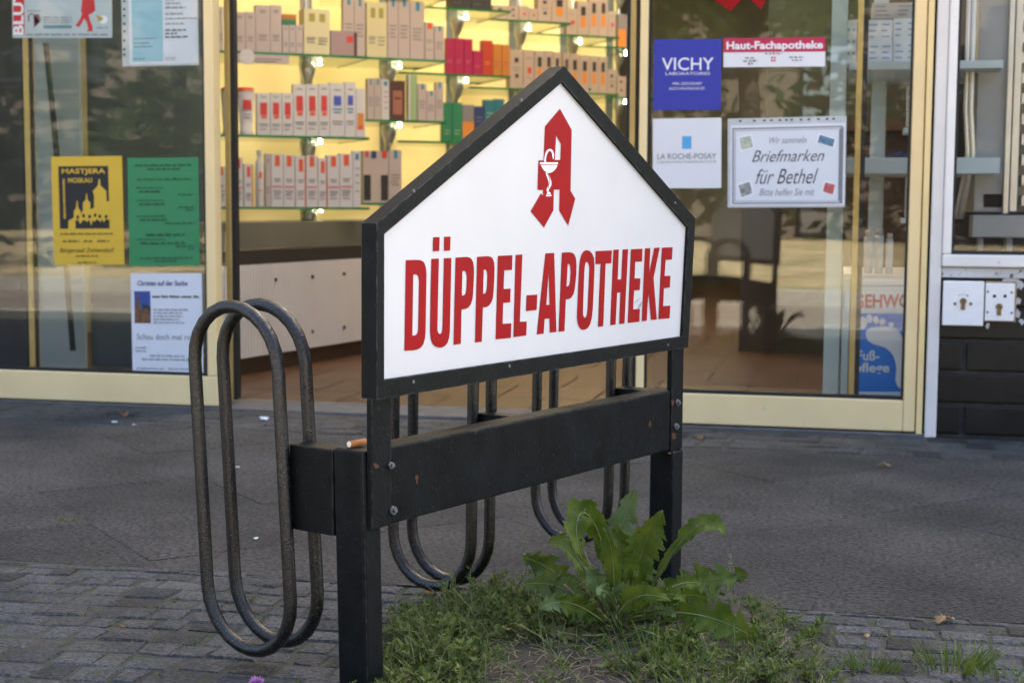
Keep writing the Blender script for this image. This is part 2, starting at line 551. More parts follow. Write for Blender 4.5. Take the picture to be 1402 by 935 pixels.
# ================================================================== SETTING
COBB = attr_mat('granite mosaic stone', rough=0.75, bump=1.0, bscale=160, vary=0.85, vscale=170, spec=0.3, dist=0.005, bigscale=6.0)
SLABM = attr_mat('rough paving slab', rough=0.85, bump=1.0, bscale=130, vary=1.0, vscale=110, spec=0.25, dist=0.007, bigscale=3.0)
JOINT = mat('sandy joint soil', (0.062, 0.056, 0.046), 0.95, vary=0.4, vscale=60, bump=0.8, bscale=200,
            color2=(0.040, 0.048, 0.018), mixscale=22, mixlo=0.45, mixhi=0.62)
ASPH = mat('worn concrete road', (0.215, 0.185, 0.15), 0.85, vary=0.2, vscale=6, bump=0.4, bscale=200)
KERBM = mat('granite kerb', (0.34, 0.32, 0.28), 0.8, vary=0.2, vscale=30, bump=0.3)
EARTH = mat('bare earth', (0.10, 0.085, 0.06), 0.95, vary=0.3, vscale=2)
DRYGRASS = mat('dry grass verge ground', (0.42, 0.335, 0.19), 0.95, vary=0.3, vscale=1.5, color2=(0.16, 0.16, 0.05), mixscale=0.9, mixlo=0.48, mixhi=0.68)

struct(MB().box(-200, 200, -200, 200, -0.5, -0.14).build('ground', EARTH))
struct(MB().box(-40, 40, -6.55, -3.55, -0.3, -0.10).build('road', ASPH))
struct(MB().box(-40, 40, -26, -6.70, -0.3, -0.015).build('grass_verge', DRYGRASS))
k1, k2 = MB(), MB()
for i in range(-14, 14):
    k1.box(i * 0.9, i * 0.9 + 0.893, -3.545, -3.425, -0.3, 0.002)
    k2.box(i * 0.9, i * 0.9 + 0.893, -6.695, -6.555, -0.3, 0.01)
struct(k1.build('kerb', KERBM, bevel=0.008)); struct(k2.build('kerb', KERBM, bevel=0.008))
struct(MB().box(-12, 12, -3.42, -0.012, -0.3, -0.0006).build('pavement', JOINT))

def stone_strip(x0, x1, y0, y1, size, seed, tint):
    rnd = random.Random(seed)
    mb = MB()
    y = y0; row = 0
    while y < y1:
        h = size * rnd.uniform(0.85, 1.15)
        if y + h > y1 - size * 0.3: h = y1 - y
        x = x0 - rnd.random() * size
        while x < x1:
            w = size * rnd.uniform(0.75, 1.5)
            g = rnd.choice([0.0018, 0.0028, 0.0040])
            j = lambda: rnd.uniform(-0.0050, 0.0050)
            wob = lambda xx: 0.014 * math.sin(xx * 3.1 + seed) + 0.006 * math.sin(xx * 9.7 + y * 7)
            c = [(x + g + j(), y + g + wob(x) + j()), (x + w - g + j(), y + g + wob(x + w) + j()),
                 (x + w - g + j(), y + h - g + wob(x + w) + j()), (x + g + j(), y + h - g + wob(x) + j())]
            z = rnd.uniform(0.0, 0.0032)
            tx, ty = rnd.uniform(-0.03, 0.03), rnd.uniform(-0.03, 0.03)
            cx, cy = x + w / 2, y + h / 2
            v = tint * rnd.choice([0.82, 0.92, 1, 1, 1.08, 1.15]) * (0.5 if rnd.random() < 0.09 else 1)
            wv = rnd.uniform(-0.004, 0.008)
            col = (v + wv, v + wv * 0.5, v * 1.0)
            bot = [(px, py, z - 0.014) for px, py in c]
            mid = [(px, py, z - 0.003 + tx * (px - cx) + ty * (py - cy)) for px, py in c]
            top = [(cx + (px - cx) * 0.90, cy + (py - cy) * 0.90, z + tx * (px - cx) + ty * (py - cy)) for px, py in c]
            cen = (cx, cy, z + 0.0016)
            vs = bot + mid + top + [cen]
            fs = []
            for k in range(4):
                k2 = (k + 1) % 4
                fs += [(k, k2, 4 + k2, 4 + k), (4 + k, 4 + k2, 8 + k2, 8 + k), (8 + k, 8 + k2, 12)]
            mb.add(vs, fs, 0, False, col)
            x += w
        y += h; row += 1
    return mb
struct(stone_strip(-3.0, 1.4, -3.42, -1.80, 0.053, 3, 0.071).build('cobble_paving', COBB, fix=False))
struct(stone_strip(-3.2, 2.6, -0.34, -0.012, 0.085, 8, 0.056).build('cobble_paving', COBB, fix=False))

def clip_poly(p, y0, y1):
    for (yy, sgn) in ((y0, 1), (y1, -1)):
        out = []
        for i in range(len(p)):
            a, b = p[i], p[(i + 1) % len(p)]
            ia, ib = (a[1] - yy) * sgn >= 0, (b[1] - yy) * sgn >= 0
            if ia: out.append(a)
            if ia != ib:
                t = (yy - a[1]) / (b[1] - a[1])
                out.append((a[0] + (b[0] - a[0]) * t, yy))
        p = out
        if len(p) < 3: return None
    return p
mb = MB()
rnd = random.Random(5)
hs = 0.247
for i in range(-14, 14):
    for k in range(-14, 14):
        bx, by = 0.109 + (i + k) * hs, -0.761 + (i - k) * hs
        if not (-4 < bx < 3 and -2.6 < by < 0.6): continue
        d = hs - rnd.choice([0.0002, 0.0004, 0.0009])
        p = clip_poly([(bx - d, by), (bx, by - d), (bx + d, by), (bx, by + d)], -1.797, -0.343)
        # corner shifted so that (bx,by) grid points are slab corners
        if not p: continue
        v = 0.061 * rnd.uniform(0.82, 1.16)
        z = rnd.uniform(0.0, 0.0012)
        n = len(p)
        tl = [rnd.uniform(-0.0005, 0.0005) for _ in p]
        vs = [(x, y, -0.014) for x, y in p] + [(x, y, z + t) for (x, y), t in zip(p, tl)]
        mb.add(vs, [tuple(range(n, 2 * n))] + [(q, (q + 1) % n, n + (q + 1) % n, n + q) for q in range(n)], 0, False, (v * 1.06, v * 0.98, v * 0.88))
struct(mb.build('paving_slabs', SLABM))

# ================================================================== THE SHOP BUILDING
BLD = thing('shop_building', 'street-level shop building with a cream-framed glass front and black brick pier', 'building', (0, 0, 0))
TOPZ = 2.15
XL, XR = -3.4, 2.2
def bpart(mb, name, m, bevel=0.0, parent=None, label=None):
    o = mb.build(name, m, parent or BLD, bevel=bevel)
    if label: o['label'] = label
    return o
TILE = attr_mat('terracotta shop tile', rough=0.4, bump=0.1, bscale=60, vary=0.15, vscale=12, spec=0.5)
bpart(MB().box(XL, XR, 0, 0.30, TOPZ, 3.6), 'upper_wall', RENDERW)
bpart(MB().box(XL - 0.3, XL, 0, 10, -0.2, 3.6).box(XR, XR + 0.3, 0, 10, -0.2, 3.6).box(XL, XR, 9.0, 9.3, -0.2, 3.6), 'outer_wall', INWALL)
bpart(MB().box(XL - 0.3, XR + 0.3, 0.0, 9.3, 3.6, 3.75), 'roof', CONCRETE)
bpart(MB().box(XL, XR, 0.30, 9.0, 2.62, 2.72), 'ceiling', CEIL)
mb = MB()
mb.box(XL, XR, 0.20, 9.0, -0.2, -0.006, 0, (0.03, 0.025, 0.02))
for i in range(-12, 8):
    for k in range(0, 26):
        a = 0.30
        v = random.uniform(0.85, 1.15)
        x, y = i * a + (a / 2 if k % 2 else 0), 0.205 + k * a
        mb.add([(x + .003, y + .003, 0.0), (x + a - .003, y + .003, 0), (x + a - .003, y + a - .003, 0), (x + .003, y + a - .003, 0)], [(0, 1, 2, 3)], 0, False, (0.085 * v, 0.040 * v, 0.016 * v))
bpart(mb, 'shop_floor', TILE)
bpart(MB().box(XL, 0.225, -0.010, 0.20, -0.2, 0.008), 'threshold', CONCRETE, 0.004)

def px_box(pl, pr, pt, pb, y0, y1, mb=None, z0=None, z1=None):
    """box whose front face (plane y0) spans the given photo pixels"""
    mb = mb or MB()
    cx = (pl + pr) / 2; cy = (pt + pb) / 2
    xl, xr = on_Y(pl, cy, y0).x, on_Y(pr, cy, y0).x
    zt = on_Y(cx, pt, y0).z if z1 is None else z1
    zb = on_Y(cx, pb, y0).z if z0 is None else z0
    return mb.box(xl, xr, y0, y1, zb, zt)
def xat(px, Y, py=300):
    return on_Y(px, py, Y).x

# left fixed window: cream frame, clear pane
JL0, JL1 = xat(281, 0), xat(294, 0)
lw = bpart(MB().box(XL, JL1, 0, 0.05, 0.011, 0.097), 'window_frame', CREAM, 0.003)
bpart(MB().box(JL0, JL1, 0.001, 0.05, 0.098, TOPZ), 'window_jamb', CREAM, 0.003)
bpart(MB().box(XL, JL0, 0.012, 0.02, 0.107, TOPZ - 0.001), 'window_pane', GLASS)
bpart(MB().box(XL, JL0 - 0.001, 0.008, 0.026, 0.0975, 0.1065).box(JL0 - 0.007, JL0 - 0.0005, 0.008, 0.026, 0.107, TOPZ), 'window_gasket', RUBBER)
# right fixed window
JR0, JR1 = xat(873, 0), xat(884, 0)
JE0, JE1 = xat(1244, 0), xat(1261, 0)
bpart(MB().box(JR0, JE0, 0, 0.05, 0.012, 0.094), 'window_frame', CREAM, 0.003)
bpart(MB().box(JR0, JR1, 0.001, 0.05, 0.095, TOPZ), 'window_jamb', CREAM, 0.003)
bpart(MB().box(JE0 + 0.0008, JE1, -0.001, 0.05, 0.012, TOPZ), 'window_jamb', CREAM, 0.003)
bpart(MB().box(JR1, JE0, 0.012, 0.02, 0.104, TOPZ - 0.001), 'window_pane', GLASS)
bpart(MB().box(JR1 + .001, JE0 - .001, 0.008, 0.026, 0.0945, 0.1035).box(JR1 + .0005, JR1 + 0.006, 0.008, 0.026, 0.104, TOPZ).box(JE0 - 0.006, JE0 - .0005, 0.008, 0.026, 0.104, TOPZ), 'window_gasket', RUBBER)
bpart(MB().box(JE1 + 0.003, xat(1271, 0), -0.006, 0.06, -0.02, TOPZ), 'gold_strip', mat('pale gold strip', (0.95, 0.72, 0.33), 0.45, vary=.05, vscale=8), 0.002)
bpart(MB().box(xat(1271.5, 0), xat(1274.5, 0), 0.02, 0.08, 0.0, TOPZ), 'joint_gap', HOLE)
# blue grey painted trim and brick pier
TX0, TX1 = xat(1275, -0.012), xat(1291, -0.012)
bpart(MB().box(TX0, TX1, -0.012, 0.1, 0.0, TOPZ), 'painted_trim', GREYTRIM, 0.003)
bz = on_Y(1340, 382, 0).z
bpart(MB().box(TX1 + .001, XR, 0.012, 0.28, -0.2, bz + 0.03), 'pier_core', MORTAR)
mb = MB()
rnd = random.Random(2)
ch = 0.0835
zt = bz + 0.002; row = 0
while zt > -0.02:
    x = TX1 + 0.0015 - (0.0 if row % 2 else 0.17)
    while x < 1.6:
        w = 0.24
        a, b_ = max(x, TX1 + 0.0015), min(x + w - 0.012, 1.6)
        if b_ - a > 0.01:
            mb.box(a, b_, rnd.uniform(0.0, 0.003), 0.02, max(zt - ch + 0.011, -0.02), zt)
        x += w
    zt -= ch; row += 1
bpart(mb, 'brickwork', BRICK, 0.003)
# right window with white frame
wz0, wz1 = on_Y(1340, 366, -0.02).z, on_Y(1340, 349, -0.02).z
bpart(MB().box(TX1 + .001, XR, -0.02, 0.06, wz0, wz1), 'window_frame', WHITEF, 0.004)
bpart(MB().box(TX1 + .001, xat(1304, -0.02), -0.018, 0.06, wz1 + 0.0005, TOPZ), 'window_jamb', WHITEF, 0.004)
bpart(MB().box(xat(1304, -.02) + .0005, xat(1308, -.02), -0.008, 0.05, wz1 + 0.001, TOPZ).box(xat(1308, -.02), XR, -0.008, 0.05, wz1 + 0.001, wz1 + 0.008), 'window_gasket', RUBBER)
bpart(MB().box(xat(1308, -.02), XR, 0.018, 0.026, wz1 + 0.009, TOPZ), 'window_pane', GLASS)
bpart(MB().box(TX1 + .001, XR, -0.006, 0.0115, bz + 0.003, wz0 - 0.002), 'sill_band', PEEL, 0.002)
# flaking paint patches on the brick beside the key plates
rnd = random.Random(4)
def blob(cx, cy, r, n=14, sx=1.0):
    return [(cx + sx * r * math.cos(2 * math.pi * k / n) * rnd.uniform(.6, 1.2), cy + r * math.sin(2 * math.pi * k / n) * rnd.uniform(.6, 1.2)) for k in range(n)]
for (cx, cy, r, sx) in [(1396, 391, 6, 1.3), (1394, 412, 5, .8), (1393, 430, 6, .7), (1400, 440, 5, 1.2), (1352, 446, 5, .6), (1384, 384, 5, 2.2)]:
    bpart(MB().poly([[on_Y(a, b, -0.0012) for a, b in blob(cx, cy, r, 14, sx)]], 0, (0, -1, 0)), 'flaking_paint', PEEL)

nb = thing('added_shade_block', 'unseen tall block added left of the shop to shade the street', 'building', (-9, 4, -.1))  # unseen block added to keep the sun off the street at left
MB().box(-15, XL - 0.31, 0.05, 9.3, -.2, 14.0).build('wall', RENDERW, nb)
MB().box(-15.2, XL - 0.31, -.1, 9.4, 14.001, 14.3).build('roof', CONCRETE, nb)
for k in range(4):
    for wz in (1.0, 4.6):
        MB().box(-14 + k * 2.6, -12.6 + k * 2.6, 0.03, 0.049, wz, wz + 1.6).build('window', mat('dark window', (0.03, 0.035, 0.04), .15), nb)
# sliding door leaves, parked open behind the fixed windows
def leaf(px_a0, px_a1, px_b0, px_b1, label):
    Y0 = 0.085
    a0, a1, b0, b1 = xat(px_a0, Y0), xat(px_a1, Y0), xat(px_b0, Y0), xat(px_b1, Y0)
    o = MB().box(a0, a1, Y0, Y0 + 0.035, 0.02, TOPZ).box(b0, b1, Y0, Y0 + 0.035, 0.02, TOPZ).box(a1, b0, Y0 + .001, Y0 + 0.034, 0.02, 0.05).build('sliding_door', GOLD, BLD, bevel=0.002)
    o['label'] = label
    ORI[o.name] = Vector()
    MB().box(a1 + .001, b0 - .001, Y0 + 0.012, Y0 + 0.02, 0.051, TOPZ).build('door_pane', GLASS, o)
    k = 0.010
    MB().box(a0 - k, a0 - .0005, Y0 + 0.004, Y0 + 0.03, 0.02, TOPZ).box(a1 + .0005, a1 + k, Y0 + 0.004, Y0 + 0.010, 0.052, TOPZ).box(b1 + .0005, b1 + k * 1.3, Y0 + 0.004, Y0 + 0.03, 0.02, TOPZ).build('rubber_seal', RUBBER, o)
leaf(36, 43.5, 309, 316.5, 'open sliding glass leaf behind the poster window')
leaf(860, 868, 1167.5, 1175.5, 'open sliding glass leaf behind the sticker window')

# ================================================================== INSIDE: display wall on the left
def cz(X, Z):      # camera-plan coordinates -> world (x, y)
    c, s = math.cos(YAW), math.sin(YAW)
    return Vector((X * c - Z * s, CAM.y + X * s + Z * c, 0))
def cdir(X, Z):
    return (cz(X, Z) - cz(0, 0)).normalized()
LINE = cdir(0.418, 0.909)
U = cdir(math.sin(R(68)), math.cos(R(68)))       # along a shelf front, to the right
V = cdir(-math.cos(R(68)), math.sin(R(68)))      # into the wall
CX = [505.6, 610, 697, 778, 844, 903]
CORNERS = []
t = 0
for px in CX:
    k = (px - CXP) / F_PX
    t = (0.574 + k * 6.0) / (0.418 - k * 0.909)
    CORNERS.append((cz(-0.574 + 0.418 * t, 6.0 + 0.909 * t), 6.0 + 0.909 * t))
def zat(px, py, d):
    return at_depth(px, py, d).z
SHELF_Y = [[81, 189.7, 284.6], [3, 86, 168, 279], [20, 107, 197, 280], [36, 126, 205], [55, 131, 210], [-10, 71, 137]]
WID = [0.80, 0.56, 0.56, 0.56, 0.56, 0.56]
DEP = 0.46
YEL = mat('backlit yellow panel', (0.95, 0.70, 0.27), 0.6, emit=0.085)
_nt = YEL.node_tree; _b = _nt.nodes['Principled BSDF']
_tc = _nt.nodes.new('ShaderNodeTexCoord'); _n = _nt.nodes.new('ShaderNodeTexNoise'); _n.inputs['Scale'].default_value = 2.2; _n.inputs['Detail'].default_value = 1
_nt.links.new(_tc.outputs['Object'], _n.inputs['Vector'])
_m = _nt.nodes.new('ShaderNodeMapRange'); _m.inputs[1].default_value, _m.inputs[2].default_value = 0.35, 0.65
_m.inputs[3].default_value, _m.inputs[4].default_value = 0.038, 0.13      # the tubes behind the panels light them unevenly
_nt.links.new(_n.outputs[0], _m.inputs[0]); _nt.links.new(_m.outputs[0], _b.inputs['Emission Strength'])
SHELVES = []
BAYNAMES = ['display bay nearest the door with three glass shelves of white cartons', 'second display bay from the door, white cartons with blue tabs',
            'display bay holding the magenta, red and orange cartons', 'display bay just above the peak of the sign',
            'display bay between the sign peak and the right door edge', 'last display bay, next to the right door edge']
for bi in range(6):
    C, d = CORNERS[bi]
    w = WID[bi]
    L = C - U * w
    t = thing('display_bay', BAYNAMES[bi], 'shelf unit', (C + V * 0.2 - U * w / 2).to_tuple(), 'display bays along the shop wall')
    hs = []
    for si, sy in enumerate(SHELF_Y[bi]):
        z = zat(CX[bi], sy, d)
        hs.append(z)
        sh = MB().obox(L + V * 0.004 + UP * (z - 0.007), U * (w - 0.003), V * (DEP - 0.004), UP * 0.007).build('glass_shelf', SHELFGLASS, t)
        MB().obox(L + UP * (z - 0.0085), U * w, V * 0.0035, UP * 0.010).obox(C + UP * (z - 0.0085) + V * 0.0036, U * -0.0028, V * (DEP - .004), UP * 0.010).build('shelf_edge', GREENEDGE, sh)
        # clamp under the shelf
        pc = C - U * 0.20 + V * 0.20
        MB().tube([pc + UP * (z - 0.010), pc + UP * (z - 0.05), pc + UP * (z - 0.085), pc + UP * (z - 0.10)], 0.03, 12, radii=[0.034, 0.032, 0.02, 0.012]).build('shelf_clamp', CHROME, t)
        MB().tube([pc + U * 0.06 + V * 0.03 + UP * (z - 0.012), pc + U * 0.06 + V * 0.03 + UP * (z - 0.018)], 0.008, 10).build('spot_lamp', mat('small halogen lamp', (1.0, 0.85, 0.6), 0.4, emit=6.0), t)
    SHELVES.append(hs)
    zlo = 0.50
    MB().obox(L + V * (DEP + 0.012) - U * 0.1 + UP * zlo, U * (w + 0.02), V * 0.02, UP * (2.35 - zlo)).build('backlit_panel', YEL, t)
    pc = C - U * 0.20 + V * 0.22
    MB().tube([pc + UP * zlo, pc + UP * 2.4], 0.014, 12).build('post', CHROME, t)
    MB().obox(C + V * (DEP + 0.006) + UP * zlo - U * 0.16, U * 0.05, V * 0.006, UP * 1.9).build('grey_batten', GREYMETAL, t)

# low base unit with ribbed white panel
p0, p1 = on_z(322, 517, 0.0), on_z(494, 487, 0.0)
bd = (p1 - p0).normalized()
bn = Vector((-bd.y, bd.x, 0))
if bn.x > 0: bn = -bn
p0e = p0 - bd * 0.12
BL = 5.2
t = thing('base_cabinet', 'low base cabinet with ribbed white front and dark brown plinth under the display shelves', 'cabinet', (p0e + bd * 1.5).to_tuple())
hp0 = on_plane(322, 492.5, p0, bn).z; hp1 = on_plane(322, 364, p0, bn).z; hp2 = on_plane(322, 344, p0, bn).z; hp3 = on_plane(322, 306, p0, bn).z
mb = MB()
n = int(2.2 / 0.0172)
pts = []
for i in range(n):
    for f_, dp in ((0.0, 0.0), (0.52, 0.0), (0.56, 0.012), (0.96, 0.012)):
        pts.append(p0e + bd * ((i + f_) * 0.0172) + bn * dp)
pts.append(p0e + bd * BL)
n = len(pts) - 1
vs = [p + UP * hp0 for p in pts] + [p + UP * hp1 for p in pts]
mb.add(vs, [(i, i + 1, n + 2 + i, n + 1 + i) for i in range(n)])
mb.build('ribbed_panel', mat('ribbed white panel', (0.74, 0.68, 0.61), 0.6, vary=0.05, vscale=4), t)
mb = MB().obox(p0e + bn * 0.02, bd * BL, bn * 0.3, UP * hp0)
mb.build('plinth', mat('dark brown plinth', (0.075, 0.042, 0.022), 0.5, vary=0.2, vscale=5), t)
MB().obox(p0e + bn * 0.008 + UP * hp1, bd * BL, bn * 0.02, UP * (hp2 - hp1)).build('dark_band', mat('dark recess', (0.035, 0.028, 0.022), 0.6), t)
MB().obox(p0e + bn * 0.10 + UP * hp2, bd * BL, bn * 0.3, UP * (hp3 - hp2)).build('upper_band', mat('olive grey band', (0.16, 0.145, 0.105), 0.5, vary=0.1, vscale=5), t)
for (px, py) in [(325, 388), (377, 383), (427.5, 379), (471, 375), (326, 469.5), (377, 462), (427.5, 454), (471, 448)]:
    q = on_plane(px, py, p0, bn)
    MB().tube([q - bn * 0.004, q + bn * 0.004], 0.0065, 10).build('screw', mat('dark screw', (0.03, 0.028, 0.026), 0.4, 0.5), t)

# unseen ceiling lamps, added to brighten the fronts of the shelf goods
FILL_LAMP = mat('added ceiling fill lamp', (1.0, 0.83, 0.62), 0.5, emit=5.5)
for i, (x, y, lb) in enumerate([(-1.25, 1.1, 'added unseen ceiling lamp just inside the shop door'), (-0.95, 2.7, 'added unseen ceiling lamp in the middle of the shop aisle'), (-0.6, 4.4, 'added unseen ceiling lamp at the far end of the shop aisle')]):
    t = thing('added_ceiling_lamp', lb, 'lamp', (x, y, 2.58), 'added ceiling lamps in the shop')
    MB().box(x - .32, x + .32, y - .32, y + .32, 2.575, 2.619).build('lamp_frame', ALU, t)
    MB().box(x - .28, x + .28, y - .28, y + .28, 2.568, 2.5745).build('lamp_diffuser', FILL_LAMP, t)

# ================================================================== THE SIGN ON ITS BICYCLE RACK
RACK = thing('bicycle_rack', 'black steel bicycle rack carrying a house-shaped white pharmacy sign with red lettering', 'bicycle rack', snz(0.36, 0.02, 0).to_tuple())
NF = -0.008
FRONT = [(516, 306), (772.5, 91), (952.4, 299.5), (942.3, 475.5), (516, 547.5)]
INNER = [(526.2, 320.8), (770.2, 112.7), (942.4, 311.5), (934.6, 460.5), (526, 520)]
fo = [on_n(*p, NF) for p in FRONT]
fi = [on_n(*p, NF) for p in INNER]
mb = MB()
ext = S_N * 0.024
# five mitred bars
for i in range(5):
    k = (i + 1) % 5
    a, b, c, d = fo[i], fo[k], fi[k], fi[i]
    vs = [a, b, c, d, a + ext, b + ext, c + ext, d + ext]
    mb.add(vs, [(0, 1, 2, 3), (7, 6, 5, 4), (0, 4, 5, 1), (3, 2, 6, 7)])
frame = MB()
frame.prism([fo, fi], ext)
fr = frame.build('sign_frame', BLACK, RACK)
md = fr.modifiers.new('bevel', 'BEVEL'); md.width = 0.0016; md.segments = 2; md.limit_method = 'ANGLE'; md.angle_limit = R(35)
ctr = sum(fi, Vector()) / 5
pin = [ctr + (p - ctr) * 1.01 for p in fi]
panel = MB().prism([[p + S_N * 0.005 for p in pin]], S_N * 0.012).build('sign_panel', SIGNW, RACK)
NP = NF + 0.005 - 0.0006
def z5(pts): return [(540 + x / 5.195, 310 + y / 5.195) for x, y in pts]
def z6(pts): return [(730 + x / 5.196, 310 + y / 5.196) for x, y in pts]
def z2(pts): return [(700 + x / 4.675, 130 + y / 4.675) for x, y in pts]
LET = [
 ('D', [z5([(82,240),(160,238),(185,240),(205,250),(218,270),(226,305),(229,340),(225,560),(222,760),(217,800),(208,835),(190,860),(168,874),(140,881),(72,884)]),
        z5([(135,343),(150,342),(163,346),(171,358),(176,390),(173,560),(169,735),(165,758),(155,771),(143,776),(128,776)])]),
 ('U', [z5([(264,231),(317,229),(311,500),(306,735),(310,752),(316,761),(325,765),(333,761),(339,750),(343,720),(348,470),(353,227),(406,225),(400,500),(395,745),(390,790),(380,825),(362,848),(340,860),(315,862),(290,853),(270,832),(258,795),(254,750),(258,480)])]),
 ('.', [z5([(276,77),(322,77),(320,175),(274,178)])]), ('.', [z5([(354,74),(400,73),(397,172),(353,175)])]),
 ('P', [z5([(436,222),(515,217),(538,222),(553,238),(562,262),(567,310),(565,380),(560,480),(555,520),(545,552),(530,574),(510,586),(478,591),(473,835),(421,842)]),
        z5([(484,318),(496,316),(506,320),(512,332),(516,360),(514,420),(511,460),(506,480),(496,490),(480,492)])]),
 ('P', [z5([(589,217),(665,212),(687,217),(701,232),(710,257),(713,300),(711,370),(706,465),(701,507),(692,537),(678,558),(658,573),(630,577),(622,820),(574,825)]),
        z5([(636,309),(646,307),(655,313),(660,328),(662,352),(660,410),(657,450),(652,470),(643,478),(631,480)])]),
 ('E', [z5([(737,210),(840,205),(837,310),(782,313),(777,445),(827,442),(824,540),(774,545),(770,693),(832,688),(829,792),(721,803)])]),
 ('L', [z5([(863,203),(911,200),(893,678),(942,676),(938,775),(847,788)])]),
 ('-', [z5([(941,490),(1017,485),(1012,595),(936,602)])]),
 ('A', [z6([(88,192),(150,189),(166,750),(119,755),(116,655),(82,658),(75,763),(26,768)]), z6([(111,318),(117,557),(94,560)])]),
 ('P', [z6([(205,187),(258,184),(280,188),(295,202),(305,230),(309,280),(307,340),(301,410),(295,455),(286,485),(272,507),(255,517),(233,519),(223,745),(181,749)]),
        z6([(246,270),(254,268),(262,276),(266,295),(267,330),(263,385),(258,412),(250,425),(238,428)])]),
 ('O', [z6([(375,170),(392,171),(408,180),(422,197),(433,228),(437,290),(432,430),(424,590),(417,655),(406,695),(392,720),(373,733),(355,736),(338,730),(324,710),(315,680),(312,640),(315,560),(322,400),(328,290),(335,232),(346,197),(359,178)]),
        z6([(380,253),(389,257),(396,272),(400,295),(399,340),(393,470),(387,595),(383,625),(377,643),(369,650),(361,645),(356,628),(355,600),(359,470),(364,330),(367,290),(372,262)])]),
 ('T', [z6([(445,176),(560,171),(557,262),(516,265),(499,710),(461,715),(480,267),(443,270)])]),
 ('H', [z6([(571,167),(610,165),(602,378),(627,377),(637,164),(676,162),(650,690),(612,695),(621,470),(598,472),(587,698),(549,703)])]),
 ('E', [z6([(696,163),(778,159),(775,250),(727,252),(722,370),(764,369),(759,453),(718,456),(712,590),(760,587),(756,678),(673,687)])]),
 ('K', [z6([(796,157),(834,155),(827,330),(862,153),(901,151),(857,365),(880,662),(838,666),(821,480),(815,545),(809,671),(773,675)])]),
 ('E', [z6([(916,152),(993,148),(987,236),(943,240),(935,353),(977,351),(972,436),(931,440),(925,567),(976,563),(971,653),(891,660)])]),
]
for nm, loops in LET:
    lp = [[on_n(*p, NP) for p in l] for l in loops]
    MB().poly(lp, 0, -S_N).build('letter', SIGNR, panel, fix=False)
EMB = [z2([(312,90),(387,225),(380,615),(410,665),(365,838),(308,742),(310,607),(273,608),(270,740),(210,850),(124,745),(190,632),(204,645),(204,610),(168,608),(175,420),(208,420),(216,203)]),
       z2([(287,262),(318,315),(315,417),(280,418)])]
ORI_EMB = [[on_n(*p, NP) for p in l] for l in EMB]
em = MB().poly(ORI_EMB, 0, -S_N).build('emblem', SIGNR, panel, fix=False)
def zz(pts, n): return [on_n(*p, n) for p in z2(pts)]
mb = MB()
NW, NR = NP - 0.0005, NP - 0.0009
mb.poly([zz([(183,433),(299,433),(299,444),(183,445)], NW)], 0, -S_N)
mb.poly([zz([(189,450),(296,449),(289,466),(277,483),(262,495),(245,501),(228,497),(212,487),(199,470)], NW)], 0, -S_N)
def ribbon(path, w):
    out, back = [], []
    for i, p in enumerate(path):
        a = Vector(path[max(i - 1, 0)]); b = Vector(path[min(i + 1, len(path) - 1)])
        t = (b - a).normalized(); nn = Vector((-t.y, t.x)) * (w if not isinstance(w, list) else w[i])
        out.append((p[0] + nn.x, p[1] + nn.y)); back.append((p[0] - nn.x, p[1] - nn.y))
    return out + back[::-1]
arch = [(217,430),(219,405),(224,380),(233,360),(247,352),(260,360),(267,380),(270,412)]
mb.poly([zz(ribbon(arch, [7,7,7,7,7,7,7,3]), NW)], 0, -S_N)
mb.poly([zz(ribbon([(226,497),(232,515),(241,535),(247,555),(248,575),(241,592),(233,605),(233,620)], [7,8,9,9,9,8,7,6]), NW)], 0, -S_N)
mb.poly([zz([(222,641),(257,640),(257,649),(222,650)], NW)], 0, -S_N)
mb.poly([zz([(226,637),(230,626),(240,620),(250,626),(254,636)], NW)], 0, -S_N)
mb.build('chalice_mark', WHITEINK, panel, fix=False)
mb = MB()
mb.poly([zz(ribbon([(223,425),(226,405),(230,385),(237,370),(247,364),(257,370),(262,388)], 1.6), NR)], 0, -S_N)
mb.poly([zz(ribbon([(232,500),(240,520),(247,540),(246,560),(240,580),(238,600)], 1.5), NR)], 0, -S_N)
mb.build('chalice_line', SIGNR, panel, fix=False)
for (x0, y0, x1, y1) in ((872, 424, 878, 417), (874, 419, 881, 411), (869, 414, 876, 408)):
    MB().poly([[on_n(x0, y0, NP), on_n(x0 + .8, y0 + .6, NP), on_n(x1 + .5, y1 + .5, NP), on_n(x1, y1, NP)]], 0, -S_N).build('scratch', GREYINK, panel, fix=False)
# back sheet of the light box
MB().prism([[p + S_N * 0.019 for p in pin]], S_N * 0.003).build('back_sheet', SIGNW, RACK)

def sbox(s0, s1, n0, n1, z0, z1, mb=None):
    return (mb or MB()).obox(snz(s0, n0, z0), S_S * (s1 - s0), S_N * (n1 - n0), UP * (z1 - z0))
sl = lambda px, py, n=0.0: to_snz(on_n(px, py, n))[0]
l0, l1 = sl(509.5, 640), sl(536, 580)
r0, r1 = sl(919, 560), sl(934.5, 560)
sbox(l0, l1, 0.0, 0.009, 0.2125, 0.3695).build('sign_leg', BLACK, RACK, bevel=0.0015)
sbox(r0, r1, -0.001, 0.009, 0.2115, 0.3735).build('sign_leg', BLACK, RACK, bevel=0.0015)
sbox(l1 + 0.0005, r0 - 0.0005, 0.001, 0.038, 0.213, 0.3085).build('crossbar', BEAMM, RACK, bevel=0.003)
